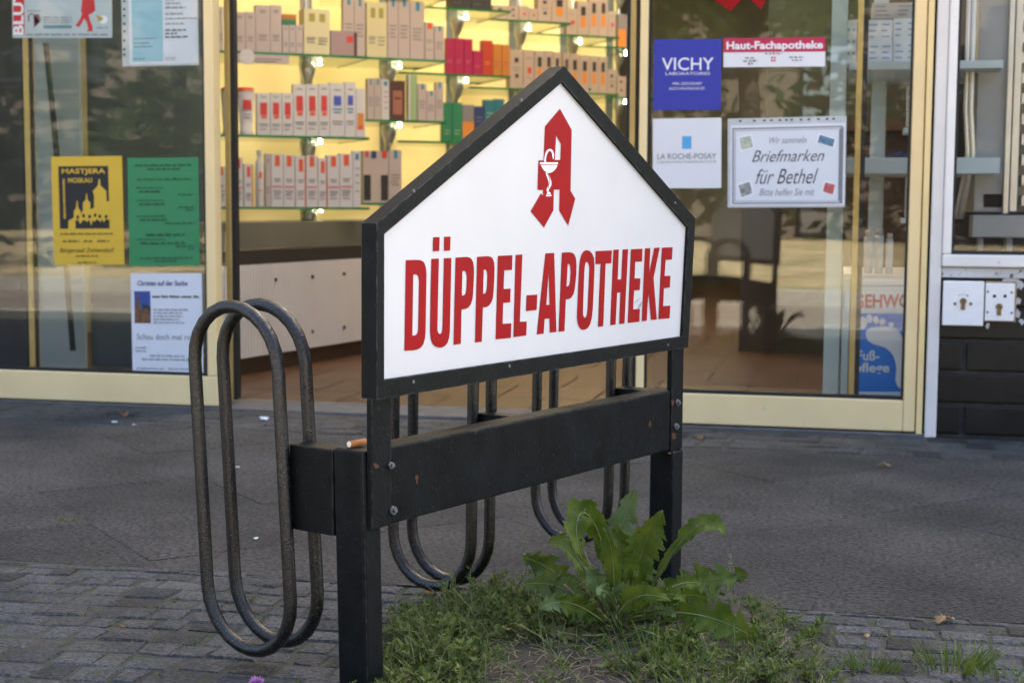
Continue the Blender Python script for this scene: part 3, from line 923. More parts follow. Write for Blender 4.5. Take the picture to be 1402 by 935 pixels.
# posts (the left one leans a little)
mb = MB()
s0, s1, n0, n1 = -0.008, 0.024, 0.0095, 0.057
ln = -0.0075
vs = []
for z, dn in ((-0.06, ln * 1.2), (0.307, 0.0)):
    vs += [snz(s0, n0 + dn, z), snz(s1, n0 + dn, z), snz(s1, n1 + dn, z), snz(s0, n1 + dn, z)]
mb.add(vs, [(3, 2, 1, 0), (4, 5, 6, 7), (0, 1, 5, 4), (1, 2, 6, 5), (2, 3, 7, 6), (3, 0, 4, 7)])
mb.build('post', BLACK, RACK, bevel=0.004)
s0 = r0 + 0.004
na, nb_ = to_snz(on_s(888, 690, s0))[1], to_snz(on_s(921, 690, s0))[1]
sbox(s0, s0 + 0.034, nb_, na, -0.06, 0.211).build('post', BLACK, RACK, bevel=0.004)

# wheel holders: pairs of long steel loops
def loop_pts(s, nL, nR, zb, zt, tilt, seg=12):
    r = (nL - nR) / 2; nc = (nL + nR) / 2; zm = (zb + zt) / 2
    pts = []
    for k in range(seg + 1):
        a = math.pi * k / seg
        pts.append((nc + r * math.cos(a), zt - r + r * math.sin(a)))
    for k in range(5): pts.append((nc - r, zt - r - (zt - zb - 2 * r) * (k + 1) / 6))
    for k in range(seg + 1):
        a = math.pi + math.pi * k / seg
        pts.append((nc + r * math.cos(a), zb + r + r * math.sin(a)))
    for k in range(5): pts.append((nc + r, zb + r + (zt - zb - 2 * r) * (k + 1) / 6))
    return [snz(s, n + tilt * (z - zm), z) for n, z in pts]
def holder(s_a, s_b, nL, nR, zb, zt, tilt, post_n, br, zo=(0.0, 0.0)):
    MB().tube(loop_pts(s_a, nL, nR, zb, zt, tilt), 0.0084, 14, closed=True).build('wheel_loop', TUBE, RACK)
    MB().tube(loop_pts(s_b, nL, nR, zb + zo[0], zt + zo[1], tilt), 0.0084, 14, closed=True).build('wheel_loop', TUBE, RACK)
    sbox(s_a + 0.0095, s_b - 0.0095, post_n, nR + 0.001, br[0], br[1]).build('bracket', BLACK, RACK, bevel=0.002)
holder(-0.0165, 0.0325, 0.2755, 0.1290, 0.036, 0.471, 0.062, 0.0575, (0.198, 0.304))
for (xa, xb, yy) in ((647.5, 672.5, 620), (836, 858, 570)):
    holder(sl(xa, yy, 0.128), sl(xb, yy, 0.128), 0.2755, 0.1290, 0.036, 0.471, -0.012, 0.0385, (0.215, 0.300))
# bolts and rust
def bolt(px, py, r=0.006, n=0.0):
    p = on_n(px, py, n)
    MB().tube([p + S_N * 0.001, p - S_N * 0.004], r, 6).tube([p - S_N * 0.004, p - S_N * 0.007], r * 0.5, 8).build('bolt', ZINC, RACK)
bolt(533.5, 636.5, .0045); bolt(536.5, 698, .0058, 0.001); bolt(926, 551, .0055); bolt(924, 583.5, .0055)
rnd = random.Random(11)
def rust(px, py, w, h, n):
    pts = [(px + w * math.cos(a * 0.5236) * rnd.uniform(.5, 1.1), py + h * math.sin(a * 0.5236) * rnd.uniform(.5, 1.1)) for a in range(12)]
    MB().poly([[on_n(a, b, n - 0.0006) for a, b in pts]], 0, -S_N).build('rust_patch', RUST, RACK, fix=False)
rust(515, 637.5, 5, 4, 0.0); rust(571, 655, 2.5, 9, 0.001); rust(921, 551, 2.5, 6, -0.001); rust(923, 597, 4, 6, -0.001); rust(890, 581, 2.5, 5, 0.001); rust(917, 620, 4, 2, -0.001)
for (px, py) in [(565.5, 522.5), (697, 501), (914, 472), (566, 261.5), (713.5, 137.5), (808, 122.5), (924, 278)]:
    p = on_n(px, py, NF)
    MB().tube([p + S_N * .001, p - S_N * 0.0012], 0.0022, 8).build('frame_screw', ZINC, RACK)

# cigarette butt lying on the rack
a, b = on_z(478.5, 608, 0.3115), on_z(500, 604.5, 0.3115)
c = thing('cigarette_butt', 'orange cigarette butt with white end lying on top of the left rack post', 'cigarette butt', ((a + b) / 2 - UP * 0.004).to_tuple())
MB().tube([a, b], 0.0040, 12).build('filter_paper', mat('orange filter paper', (0.62, 0.26, 0.08), 0.7, vary=0.15, vscale=300), c)
d = (a - b).normalized()
MB().tube([a + d * 0.0003, a + d * 0.0012], 0.0036, 12).build('filter_end', mat('white filter', (0.85, 0.78, 0.6), 0.8), c)

# ================================================================== POSTERS AND STICKERS ON THE GLASS
def conv(ox, oy, sc, TL, TR, BR, BL):
    """zoomed pixel -> fractions of the sheet"""
    def f(x, y):
        v = (y - (TL[1] + TR[1]) / 2) / ((BL[1] + BR[1] - TL[1] - TR[1]) / 2)
        xl = TL[0] + (BL[0] - TL[0]) * v; xr = TR[0] + (BR[0] - TR[0]) * v
        return ((x - xl) / (xr - xl), v)
    full = [(ox + x / sc, oy + y / sc) for x, y in (TL, TR, BR, BL)]
    return f, full
YIN = 0.0225
def lines_of(f, L):
    out = []
    for (x0, x1, y0, y1) in L:
        u0, v0 = f(x0, y0); u1, v1 = f(x1, y1)
        out.append((u0, u1, v0, v1))
    return out
def rect_of(f, x0, y0, x1, y1):
    u0, v0 = f(x0, y0); u1, v1 = f(x1, y1)
    return (u0, v0, u1, v1)
def txt(fl, f, name, m, body, x0, x1, y0, y1, bold=0.0, shear=0.0, lift=2, vertical=False):
    u0, v0 = f(x0, y0); u1, v1 = f(x1, y1)
    return fl.text(name, m, body, u0, u1, v0, v1, bold, shear, lift, vertical)
def circ(cx, cy, rx, ry=None, n=16):
    ry = ry or rx
    return [(cx + rx * math.cos(2 * math.pi * k / n), cy + ry * math.sin(2 * math.pi * k / n)) for k in range(n)]

# yellow concert poster
f, full = conv(60, 205, 5.667, (55, 55), (605, 50), (625, 892), (80, 895))
fl = Flat(0, 0, 0, 0, 0.0108, 0.0008, tl=full)
fl.sheet('poster', PAPERY, 'yellow concert poster with a black skyline picture, left in the window', 'poster')
fl.rects('picture', INK, [rect_of(f, 112, 128, 512, 612)], 1)
sk = [(192,612),(192,552),(235,525),(235,478),(252,450),(258,395),(264,395),(270,450),(290,478),(290,502),(306,470),(306,412),(327,388),(331,340),(338,340),(342,388),(365,412),(362,462),(392,450),(392,355),(382,322),(420,282),(428,230),(438,230),(442,278),(487,322),(490,402),(514,402),(514,545),(480,540),(470,565),(455,540),(440,560),(420,540),(405,545),(395,560),(380,545),(372,590),(355,545),(335,560),(320,545),(305,545),(285,575),(270,545),(248,545),(248,612)]
fl.poly('skyline', PAPERY, [[f(*p) for p in sk]], 2)
fl.polys('choir_head', INK, [[f(*p) for p in circ(x, y, 11, 15)] for x, y in ((266, 522), (312, 512), (358, 518), (401, 508), (438, 518), (486, 520))], 3)
txt(fl, f, 'heading', PAPERY, 'MASTJERA', 140, 480, 146, 198, 0.025, lift=2)
txt(fl, f, 'heading', PAPERY, 'MOSKAU', 190, 378, 218, 256, 0.025, lift=2)
u0, v0 = f(148, 225); u1, v1 = f(172, 530)
rs = []
v = v0
while v < v1: rs.append((u0, v, u1, v + 0.010)); v += random.choice([0.0135, 0.0135, 0.016])
fl.rects('side_text', PAPERY, rs, 2)
txt(fl, f, 'venue_text', BROWNINK, 'B\u00fcrgersaal Zehlendorf', 125, 550, 762, 806, 0.012, 0.25)
fl.greek('small_text', BROWNINK, lines_of(f, [(130, 540, 642, 660), (150, 280, 697, 718), (310, 380, 697, 718), (415, 510, 697, 718), (250, 430, 815, 832), (265, 410, 867, 882)]))
# green lecture poster
f, full = conv(165, 210, 5.667, (52, 38), (602, 32), (617, 872), (70, 878))
fl = Flat(0, 0, 0, 0, 0.0108, 0.0008, tl=full)
fl.sheet('poster', PAPERG, 'green notice sheet printed with dark text, right of the yellow poster', 'poster')
txt(fl, f, 'heading', DKGREENINK, 'Im Kampf um den Menschen', 130, 550, 188, 218, 0.015, 0.2)
fl.greek('small_text', DKGREENINK, lines_of(f, [(115, 555, 82, 102), (210, 465, 111, 131), (122, 335, 258, 272), (145, 320, 283, 305), (445, 568, 313, 328), (125, 340, 357, 370), (145, 345, 382, 402), (450, 568, 411, 427), (510, 568, 433, 448), (128, 345, 478, 492), (152, 365, 503, 523), (350, 575, 533, 550), (200, 500, 618, 642), (130, 355, 660, 672), (155, 505, 685, 707), (430, 575, 714, 730), (525, 575, 736, 750), (155, 560, 804, 820), (265, 440, 827, 842)]))
# white church sheet
f, full = conv(170, 365, 6.033, (52, 55), (640, 55), (655, 882), (70, 872))
fl = Flat(0, 0, 0, 0, 0.0108, 0.0008, tl=full)
fl.sheet('poster', PAPERW, 'white church notice with a small photo of a tower, lowest sheet in the left window', 'poster')
txt(fl, f, 'heading', NAVYINK, 'Christen auf der Suche', 110, 525, 116, 158, 0.02)
fl.rects('photo', mat('blue sky print', (0.03, 0.075, 0.30), 0.5), [rect_of(f, 83, 203, 222, 468)], 1)
fl.polys('photo_tower', mat('brown church print', (0.17, 0.075, 0.04), 0.5, vary=0.5, vscale=90), [[f(*p) for p in [(88,467),(88,350),(103,300),(112,225),(122,225),(130,300),(138,350),(160,345),(195,350),(220,400),(220,467)]]], 2)
fl.polys('photo_trees', mat('dark tree print', (0.02, 0.03, 0.05), 0.5), [[f(*p) for p in [(150,345),(160,300),(175,320),(190,305),(205,330),(221,320),(221,395),(195,348)]]], 2)
txt(fl, f, 'slogan', GREYINK, 'Schau doch mal rein', 105, 590, 555, 603, 0.0)
fl.greek('small_text', GREYINK, lines_of(f, [(245, 530, 347, 362), (245, 480, 373, 388), (245, 490, 400, 415), (245, 460, 427, 442), (245, 505, 453, 468), (97, 185, 663, 678), (97, 185, 690, 705), (215, 500, 728, 744), (150, 585, 757, 774), (105, 340, 836, 850), (365, 590, 836, 850), (290, 350, 862, 874)]))
fl.greek('bold_text', INK, lines_of(f, [(235, 620, 235, 258)]))
# blood donation poster (its upper half lies above the picture)
f, full = conv(10, 0, 5.007, (28, -420), (712, -430), (718, 262), (36, 262))
fl = Flat(0, 0, 0, 0, YIN, tl=full)
fl.sheet('poster', mat('pale grey paper', (0.50, 0.56, 0.57), 0.6), 'pale poster with red side band and red walking man, at the top left', 'poster')
fl.rects('red_band', REDINK, [rect_of(f, 36, -400, 120, 246)], 1)
vs_, fs_ = text_loops('BLUT', 0.03)
x0, x1 = min(p.x for p in vs_), max(p.x for p in vs_); y0, y1 = min(p.y for p in vs_), max(p.y for p in vs_)
mb = MB()      # rotated lettering that runs up the band
mb.add([fl.P(*f(114 - 72 * (p.y - y0) / (y1 - y0), 243 - 310 * (p.x - x0) / (x1 - x0)), 2 * fl.lift) for p in vs_], fs_)
mb.build('band_text', WHITEINK, fl.o, fix=False)
man = [(520,-60),(585,-60),(600,20),(605,75),(575,100),(560,100),(568,140),(585,180),(588,218),(545,218),(558,205),(545,150),(530,130),(505,175),(492,190),(468,175),(480,168),(505,125),(515,95),(508,85)]
fl.polys('walking_man', REDINK, [[f(*p) for p in man], [f(*p) for p in circ(553, -95, 26, 32)]], 1)
fl.polys('heart', mat('dull red print', (0.30, 0.10, 0.12), 0.6), [[f(*p) for p in ribbon([(150,150),(148,110),(165,95),(185,105),(188,190),(225,150),(232,115),(215,90),(195,100)], 5)]], 1)
fl.rects('text_block', mat('slate print', (0.13, 0.25, 0.30), 0.6), [rect_of(f, 250, 175, 445, 197)], 1)
fl.greek('small_text', GREYINK, lines_of(f, [(140, 232, 70, 80), (250, 448, 115, 126), (250, 448, 133, 143), (250, 448, 151, 161), (615, 690, 187, 199), (135, 692, 230, 246)]))
fl.polys('badge', WHITEINK, [[f(*p) for p in circ(660, 138, 28, 28)]], 1)
fl.polys('badge_mark', mat('ochre print', (0.45, 0.33, 0.05), 0.6), [[f(*p) for p in [(612,105),(660,125),(650,145),(625,150)]]], 2)
# document in a clear sleeve with punched edge
f, full = conv(10, 0, 5.007, (775, -330), (1300, -340), (1314, 448), (790, 458))
fl = Flat(0, 0, 0, 0, YIN, tl=full)
fl.sheet('poster', PLASTICSLEEVE, 'white document with pale blue panel in a punched clear sleeve, top of the left window', 'poster')
fl.rects('paper', PAPERW, [rect_of(f, 825, -320, 1310, 440)], 1)
fl.rects('blue_panel', PALEBLUE, [rect_of(f, 848, -250, 1072, 424)], 2)
fl.polys('punch_hole', INK, [[f(*p) for p in circ(803, y, 8, 9, 10)] for y in (-60, 5, 60, 105, 160, 212, 275, 335, 372)], 2)
fl.greek('small_text', GREYINK, lines_of(f, [(1085, 1150, 0, 8), (1085, 1190, 18, 32), (1085, 1225, 47, 62), (1085, 1205, 90, 104), (1085, 1300, 124, 136), (1085, 1215, 160, 172), (1085, 1160, 395, 404), (1085, 1150, 410, 416)]), 3)
fl.greek('bold_text', INK, lines_of(f, [(1085, 1230, 202, 216), (1085, 1165, 225, 239), (1085, 1240, 249, 263)]), 3)
fl.greek('panel_text', mat('deep teal print', (0.08, 0.2, 0.25), 0.6), lines_of(f, [(870, 1030, 258, 268), (870, 975, 288, 300), (870, 1000, 314, 325), (870, 950, 398, 408)]), 3)

# stickers on the outside of the right window
YOUT = 0.0112
f, full = conv(860, 0, 3.116, (110, 170), (398, 168), (395, 470), (107, 471))
fl = Flat(0, 0, 0, 0, YOUT, 0.0006, tl=full)
fl.sheet('sticker', PAPERB, 'square dark blue sticker with white lettering on the right window', 'sticker')
txt(fl, f, 'brand_text', WHITEINK, 'VICHY', 145, 365, 247, 301, 0.004)
txt(fl, f, 'brand_text', WHITEINK, 'LABORATOIRES', 160, 350, 309, 321)
txt(fl, f, 'slogan', WHITEINK, 'WEIL GESUNDHEIT', 188, 315, 352, 363)
txt(fl, f, 'slogan', WHITEINK, 'AUCH HAUTSACHE IST.', 175, 330, 373, 384)
f, full = conv(860, 0, 3.116, (407, 165), (843, 160), (840, 285), (407, 288))
fl = Flat(0, 0, 0, 0, YOUT, 0.0006, tl=full)
fl.sheet('sticker', mat('white sticker', (0.78, 0.78, 0.80), 0.4), 'long white sticker with a crimson header strip, beside the dark blue one', 'sticker')
fl.rects('header', CRIMSON, [(0, 0, 1, 0.49)], 1)
txt(fl, f, 'header_text', WHITEINK, 'Haut-Fachapotheke', 420, 831, 177, 221, 0.03)
fl.rects('cross_field', REDINK, [rect_of(f, 612, 243, 630, 264)], 1)
fl.rects('cross', WHITEINK, [rect_of(f, 619, 246, 623, 261), rect_of(f, 614.5, 251.5, 627.5, 255.5)], 2)
fl.greek('small_text', GREYINK, lines_of(f, [(585, 660, 226, 233), (500, 545, 243, 251), (492, 555, 256, 265), (690, 750, 241, 250), (700, 745, 255, 262)]))
fl.polys('small_mark', INK, [[f(*p) for p in circ(517, 273, 4, 6, 8)], [f(*p) for p in circ(529, 272, 3, 5, 8)]], 1)
f, full = conv(860, 0, 3.116, (105, 508), (398, 503), (397, 803), (105, 804))
fl = Flat(0, 0, 0, 0, YOUT, 0.0006, tl=full)
fl.sheet('sticker', mat('white sticker', (0, 0, 0)), 'square white sticker with a small sky blue block, below the dark blue one', 'sticker')
fl.rects('blue_block', SKYBLUE, [rect_of(f, 231, 582, 271, 636)], 1)
txt(fl, f, 'brand_text', GREYINK, 'LA ROCHE-POSAY', 125, 376, 655, 679, 0.006)
txt(fl, f, 'brand_text', GREYINK, 'LABORATOIRE PHARMACEUTIQUE', 125, 376, 687, 697)
f, full = conv(860, 0, 3.116, (425, 508), (932, 495), (925, 884), (425, 886))
fl = Flat(0, 0, 0, 0, YOUT, 0.0012, tl=full)
fl.sheet('poster', PLASTICSLEEVE, 'stamp collection notice in italic script inside a clear sleeve on the right window', 'poster')
fl.rects('paper', PAPERW, [rect_of(f, 437, 530, 922, 876)], 1)
def border(x0, y0, x1, y1, w): return [rect_of(f, x0, y0, x1, y0 + w), rect_of(f, x0, y1 - w, x1, y1), rect_of(f, x0, y0 + w, x0 + w, y1 - w), rect_of(f, x1 - w, y0 + w, x1, y1 - w)]
fl.rects('border', GREYINK, border(445, 543, 914, 870, 6) + border(456, 554, 903, 859, 2), 2)
txt(fl, f, 'script_text', GREYINK, 'Wir sammeln', 605, 763, 585, 612, 0, 0.35)
txt(fl, f, 'script_text', INK, 'Briefmarken', 530, 838, 640, 690, -0.004, 0.42)
txt(fl, f, 'script_text', INK, 'f\u00fcr Bethel', 545, 812, 720, 785, -0.004, 0.42)
txt(fl, f, 'script_text', GREYINK, 'Bitte helfen Sie mit', 562, 797, 804, 835, 0, 0.35)
fl.polys('punch_hole', INK, [[f(*p) for p in circ(x, 513, 7, 4, 8)] for x in (480, 540, 583, 613, 650, 677, 700, 740, 773, 813, 850, 877)], 2)
def stamp(pts, m):
    fl.polys('stamp', WHITEINK, [[f(*p) for p in pts]], 2)
    c = Vector((sum(p[0] for p in pts) / 4, sum(p[1] for p in pts) / 4))
    fl.polys('stamp_picture', m, [[f(*(c + (Vector(p) - c) * 0.78)) for p in pts]], 3)
stamp([(468,580),(530,568),(542,630),(478,645)], mat('pale sage print', (0.45, 0.5, 0.4), 0.6, vary=0.3, vscale=120))
stamp([(812,572),(892,598),(882,638),(800,612)], mat('slate blue print', (0.10, 0.2, 0.30), 0.6, vary=0.5, vscale=120))
stamp([(462,785),(525,765),(540,828),(480,850)], mat('grey stamp print', (0.3, 0.31, 0.3), 0.6, vary=0.5, vscale=120))
stamp([(838,773),(892,787),(878,840),(825,822)], mat('pink red print', (0.55, 0.12, 0.13), 0.6, vary=0.4, vscale=120))
# large red letter emblem sticker at the top, only its feet in view
ctr = on_Y(1021, 15.2, YOUT)
se = [[to_snz(p) for p in l] for l in ORI_EMB]
fa, fb = to_snz(on_n(*z2([(210, 850)])[0], NP)), to_snz(on_n(*z2([(365, 838)])[0], NP))
k = (on_Y(1041.3, 15, YOUT).x - on_Y(999.6, 15, YOUT).x) / (fb[0] - fa[0])
mx = (fa[0] + fb[0]) / 2
wl = [[Vector((ctr.x + (s - mx) * k, YOUT, ctr.z + (z - fa[2]) * k)) for s, n, z in l] for l in se]
o = MB().poly(wl, 0, (0, -1, 0)).build('sticker', SIGNR, fix=False, top=True)
tag(o, 'red blackletter emblem sticker cut off by the top edge of the right window', 'sticker')

# ================================================================== GOODS ON THE SHELVES
def pmat(name, c, rough=0.55): return mat(name, c, rough, vary=0.05, vscale=30)
WHT = pmat('white carton board', (0.62, 0.58, 0.56)); PNK = pmat('pinkish carton board', (0.50, 0.41, 0.38))
ORG = pmat('orange red print', (0.72, 0.10, 0.03)); REDP = pmat('carton red print', (0.62, 0.05, 0.04)); BLUP = pmat('carton blue print', (0.07, 0.10, 0.45))
TEAL = pmat('teal print', (0.03, 0.22, 0.34)); GRYP = pmat('carton grey print', (0.22, 0.20, 0.20)); BLKP = pmat('carton black print', (0.03, 0.025, 0.025))
MAG = pmat('magenta carton board', (0.36, 0.012, 0.07)); CRD = pmat('red carton board', (0.44, 0.045, 0.02)); OCH = pmat('orange brown carton board', (0.46, 0.17, 0.03))
GRN = pmat('green carton board', (0.03, 0.20, 0.10)); NAVY = pmat('navy carton board', (0.03, 0.05, 0.15)); TEALB = pmat('teal carton board', (0.03, 0.16, 0.20))
BEI = pmat('beige carton board', (0.46, 0.36, 0.29)); DKB = pmat('dark brown carton board', (0.09, 0.035, 0.025)); CREAMB = pmat('cream bag', (0.66, 0.58, 0.34))
ORP = pmat('carton amber print', (0.66, 0.24, 0.04)); LGN = pmat('pale green carton board', (0.32, 0.44, 0.22))
GL = lambda *rows: [(u0, v, u1, v + 0.022) for (v, u0, u1) in rows]
TXT1 = GL((.46, .2, .8), (.50, .28, .72), (.68, .15, .85), (.72, .2, .8), (.76, .15, .7), (.82, .2, .8))
KINDS = {
 'wr': ('carton', WHT, [(ORG, [(.30, .02, .72, .22)]), (REDP, [(.06, .60, .94, .625)]), (GRYP, TXT1)], 'white carton with orange mark at its top'),
 'wl': ('carton', WHT, [(ORG, [(.32, .06, .74, .30)]), (GRYP, TXT1), (REDP, [(.90, .0, 1.0, 1.0)])], 'shorter white carton with red side stripe'),
 'rm': ('carton', WHT, [(REDP, [(.22, .22, .78, .52)]), (ORG, [(.3, .53, .75, .60)]), (GRYP, GL((.08, .25, .75), (.72, .15, .85), (.76, .2, .8), (.84, .2, .7)))], 'white carton with red square'),
 'bm': ('carton', WHT, [(BLUP, [(.25, .24, .78, .42)]), (TEAL, [(.18, .47, .82, .50), (.24, .53, .76, .56)]), (GRYP, GL((.12, .25, .75), (.70, .15, .85), (.75, .2, .8)))], 'white carton with violet blue square'),
 'tr': ('carton', WHT, [(ORP, [(.15, .50, .85, .75)]), (ORG, [(.15, .75, .85, .84)])], 'narrow white carton with an amber square'),
 'pk': ('carton', PNK, [(GRYP, GL((.10, .25, .75), (.14, .3, .7))), (GRYP, GL((.62, .2, .8), (.66, .25, .7), (.72, .2, .8)))], 'plain pinkish grey carton with faint text'),
 'pb': ('carton', PNK, [(TEAL, [(.40, .0, .66, .16)]), (GRYP, GL((.46, .15, .85), (.52, .2, .8), (.58, .15, .7), (.64, .2, .8)))], 'pinkish carton with blue tab at its top'),
 'pr': ('carton', PNK, [(ORG, [(.25, .02, .8, .18)]), (GRYP, GL((.46, .15, .85), (.52, .2, .8), (.72, .2, .8)))], 'pinkish carton with bright red top dot'),
 'mg': ('carton', MAG, [(pmat('pale magenta print', (0.5, 0.10, 0.18)), GL((.6, .2, .8), (.66, .2, .7)))], 'magenta carton'),
 'rd': ('carton', CRD, [(ORP, GL((.6, .2, .8), (.66, .2, .7)))], 'dark orange red carton'),
 'oc': ('carton', OCH, [(MAG, GL((.55, .2, .8), (.66, .2, .7)))], 'orange brown carton'),
 'gn': ('carton', GRN, [(LGN, GL((.7, .2, .8), (.78, .2, .7)))], 'green carton'),
 'nv': ('carton', NAVY, [(GRYP, GL((.3, .2, .8), (.4, .2, .7)))], 'navy blue carton'),
 'tl': ('carton', TEALB, [(LGN, GL((.3, .2, .8), (.4, .2, .7)))], 'dark teal carton'),
 'go': ('carton', GRYP, [(ORP, [(.0, .45, 1.0, 1.0)])], 'half grey, half orange carton'),
 'lg': ('carton', LGN, [(WHT, [(.0, .0, .2, 1.0)])], 'pale green carton with a white edge'),
 'bk': ('carton', BEI, [(BLKP, [(.30, .16, .72, .42)]), (ORP, [(.28, .45, .74, .76)])], 'beige carton with black and orange marks'),
 'bp': ('carton', BEI, [(BLKP, [(.35, .2, .65, .32)]), (BLKP, [(.4, .62, .66, .72)]), (GRYP, GL((.45, .2, .8), (.52, .3, .7)))], 'beige carton with two small dark marks'),
 'br': ('carton', BEI, [(REDP, [(.40, .45, .75, .60)]), (GRYP, GL((.2, .2, .8), (.7, .3, .7)))], 'beige carton with a red dot'),
 'dw': ('carton', PNK, [(BLKP, [(.02, .46, .30, .95)]), (BLKP, [(.70, .46, .98, .95)]), (REDP, [(.08, .0, .22, .12)]), (REDP, [(.74, .0, .94, .13)]), (NAVY, [(.32, .0, .52, .14)])], 'wide display carton with black windows and red dots'),
 'fc': ('carton', DKB, [(pmat('tan print', (0.36, 0.14, 0.09)), [(.2, .25, .8, .85)]), (DKB, [(.3, .42, .7, .47)])], 'dark brown carton with a tan oval picture'),
 'cb': ('carton', CREAMB, [(pmat('olive print', (0.35, 0.30, 0.06)), [(.2, .1, .42, .28)]), (pmat('olive print', (0.35, 0.30, 0.06)), [(.6, .1, .82, .28)]), (GRYP, GL((.62, .1, .45), (.66, .1, .4), (.72, .1, .4))), (GRYP, GL((.62, .55, .9), (.68, .55, .9), (.75, .55, .85)))], 'cream carton pair with olive marks'),
 'pp': ('carton', pmat('mauve carton board', (0.36, 0.24, 0.24)), [(REDP, [(.6, .2, .85, .45)]), (DKB, [(.88, .05, 1.0, .98)])], 'mauve carton with a red dot and dark edge'),
 'bkk': ('carton', BLKP, [(GRYP, GL((.6, .1, .5)))], 'low black carton'),
 'ws': ('carton', WHT, [(TEAL, [(.30, .05, .75, .16)]), (GRYP, GL((.3, .3, .8), (.42, .3, .8), (.55, .3, .8), (.70, .3, .8)))], 'white carton with small teal mark'),
 'tube': ('tube', WHT, [(REDP, [(.30, .25, .70, .45)]), (GRYP, GL((.55, .3, .7), (.62, .3, .7)))], 'white tube with a red mark and orange cap'),
 'bot': ('bottle', WHT, [(ORG, [(.36, .38, .64, .50)]), (ORG, [(.3, .70, .7, .72)])], 'slim white bottle with a narrow neck'),
}
PROTO = {}
ANG = math.atan2(U.y, U.x)
WHERE_BAY = ['nearest display bay', 'second display bay', 'third display bay', 'fourth display bay', 'fifth display bay', 'last display bay']
WHERE_ROW = [['upper', 'middle', 'lowest'], ['topmost', 'upper', 'middle', 'lowest'], ['topmost', 'upper', 'middle', 'lowest'], ['upper', 'middle', 'lowest'], ['upper', 'middle', 'lowest'], ['topmost', 'upper', 'middle']]
def make_kind(k):
    shape, base, marks, lab = KINDS[k]
    root = bpy.data.objects.new(shape, None); root.empty_display_size = 0.3; link(root)
    ORI[root.name] = Vector()
    mb = MB()
    curved = shape != 'carton'
    if shape == 'carton':
        mb.box(-.5, .5, 0, 1, 0, 1)
    elif shape == 'tube':
        prof = [(0, .40), (.10, .40), (.11, .36), (.9, .49), (.96, .47), (1.0, .34)]
        mb.tube([(0, .5, z) for z, r in prof], 1, 16, radii=[r for z, r in prof])
    else:
        prof = [(0, .46), (.02, .5), (.70, .5), (.80, .42), (.86, .22), (.90, .2), (.905, .3), (.99, .3), (1.0, .2)]
        mb.tube([(0, .5, z) for z, r in prof], 1, 16, radii=[r for z, r in prof])
    o = mb.build({'carton': 'box', 'tube': 'tube_body', 'bottle': 'bottle_body'}[shape], base, root)
    if shape == 'tube':
        MB().tube([(0, .5, .93), (0, .5, 1.0), (0, .5, 1.02)], 1, 14, radii=[.485, .46, .38]).build('cap', ORG, root)
    for i, (m, rs) in enumerate(marks):
        q = MB()
        for (u0, v0, u1, v1) in rs:
            if not curved:
                y = -0.012 - 0.006 * i
                q.add([(u0 - .5, y, 1 - v1), (u1 - .5, y, 1 - v1), (u1 - .5, y, 1 - v0), (u0 - .5, y, 1 - v0)], [(0, 1, 2, 3)])
            else:
                n = 5
                for s in range(n):
                    a0, a1 = [(-1 + 2 * (u0 + (u1 - u0) * (s + e) / n)) * 1.2 for e in (0, 1)]
                    p = lambda a, v: (.51 * math.sin(a), .5 - .51 * math.cos(a), 1 - v)
                    q.add([p(a0, v1), p(a1, v1), p(a1, v0), p(a0, v0)], [(0, 1, 2, 3)])
        q.build('printed_mark', m, root, fix=False)
    return root
def copy_tree(o, parent=None):
    c = o.copy(); COL.objects.link(c)
    if parent: c.parent = parent
    for ch in [x for x in bpy.data.objects if x.parent == o]: copy_tree(ch, c)
    return c
def place_good(bi, si, x0, x1, yt, k, inset=0.018, rise=0.0, where=None):
    C, d = CORNERS[bi]
    pl = C + V * inset
    z = SHELVES[bi][si] + 0.0005 + rise
    ym = SHELF_Y[bi][si] - 10
    a, b = on_plane(x0, ym, pl, V), on_plane(x1, ym, pl, V)
    h = on_plane((x0 + x1) / 2, yt, pl, V).z - z
    w = (b - a).length * 0.985
    if k in PROTO: o = copy_tree(PROTO[k])
    else: o = PROTO[k] = make_kind(k)
    c = (a + b) / 2
    o.location = (c.x, c.y, z)
    o.rotation_euler = (0, 0, ANG + random.uniform(-.025, .025))
    o.scale = (w, min(max(w * 0.75, 0.03), 0.09), h)
    lab = KINDS[k][3] + ', ' + (where or ('%s shelf, %s' % (WHERE_ROW[bi][si], WHERE_BAY[bi])))
    tag(o, lab, KINDS[k][0], ('goods ' + lab)[:90])
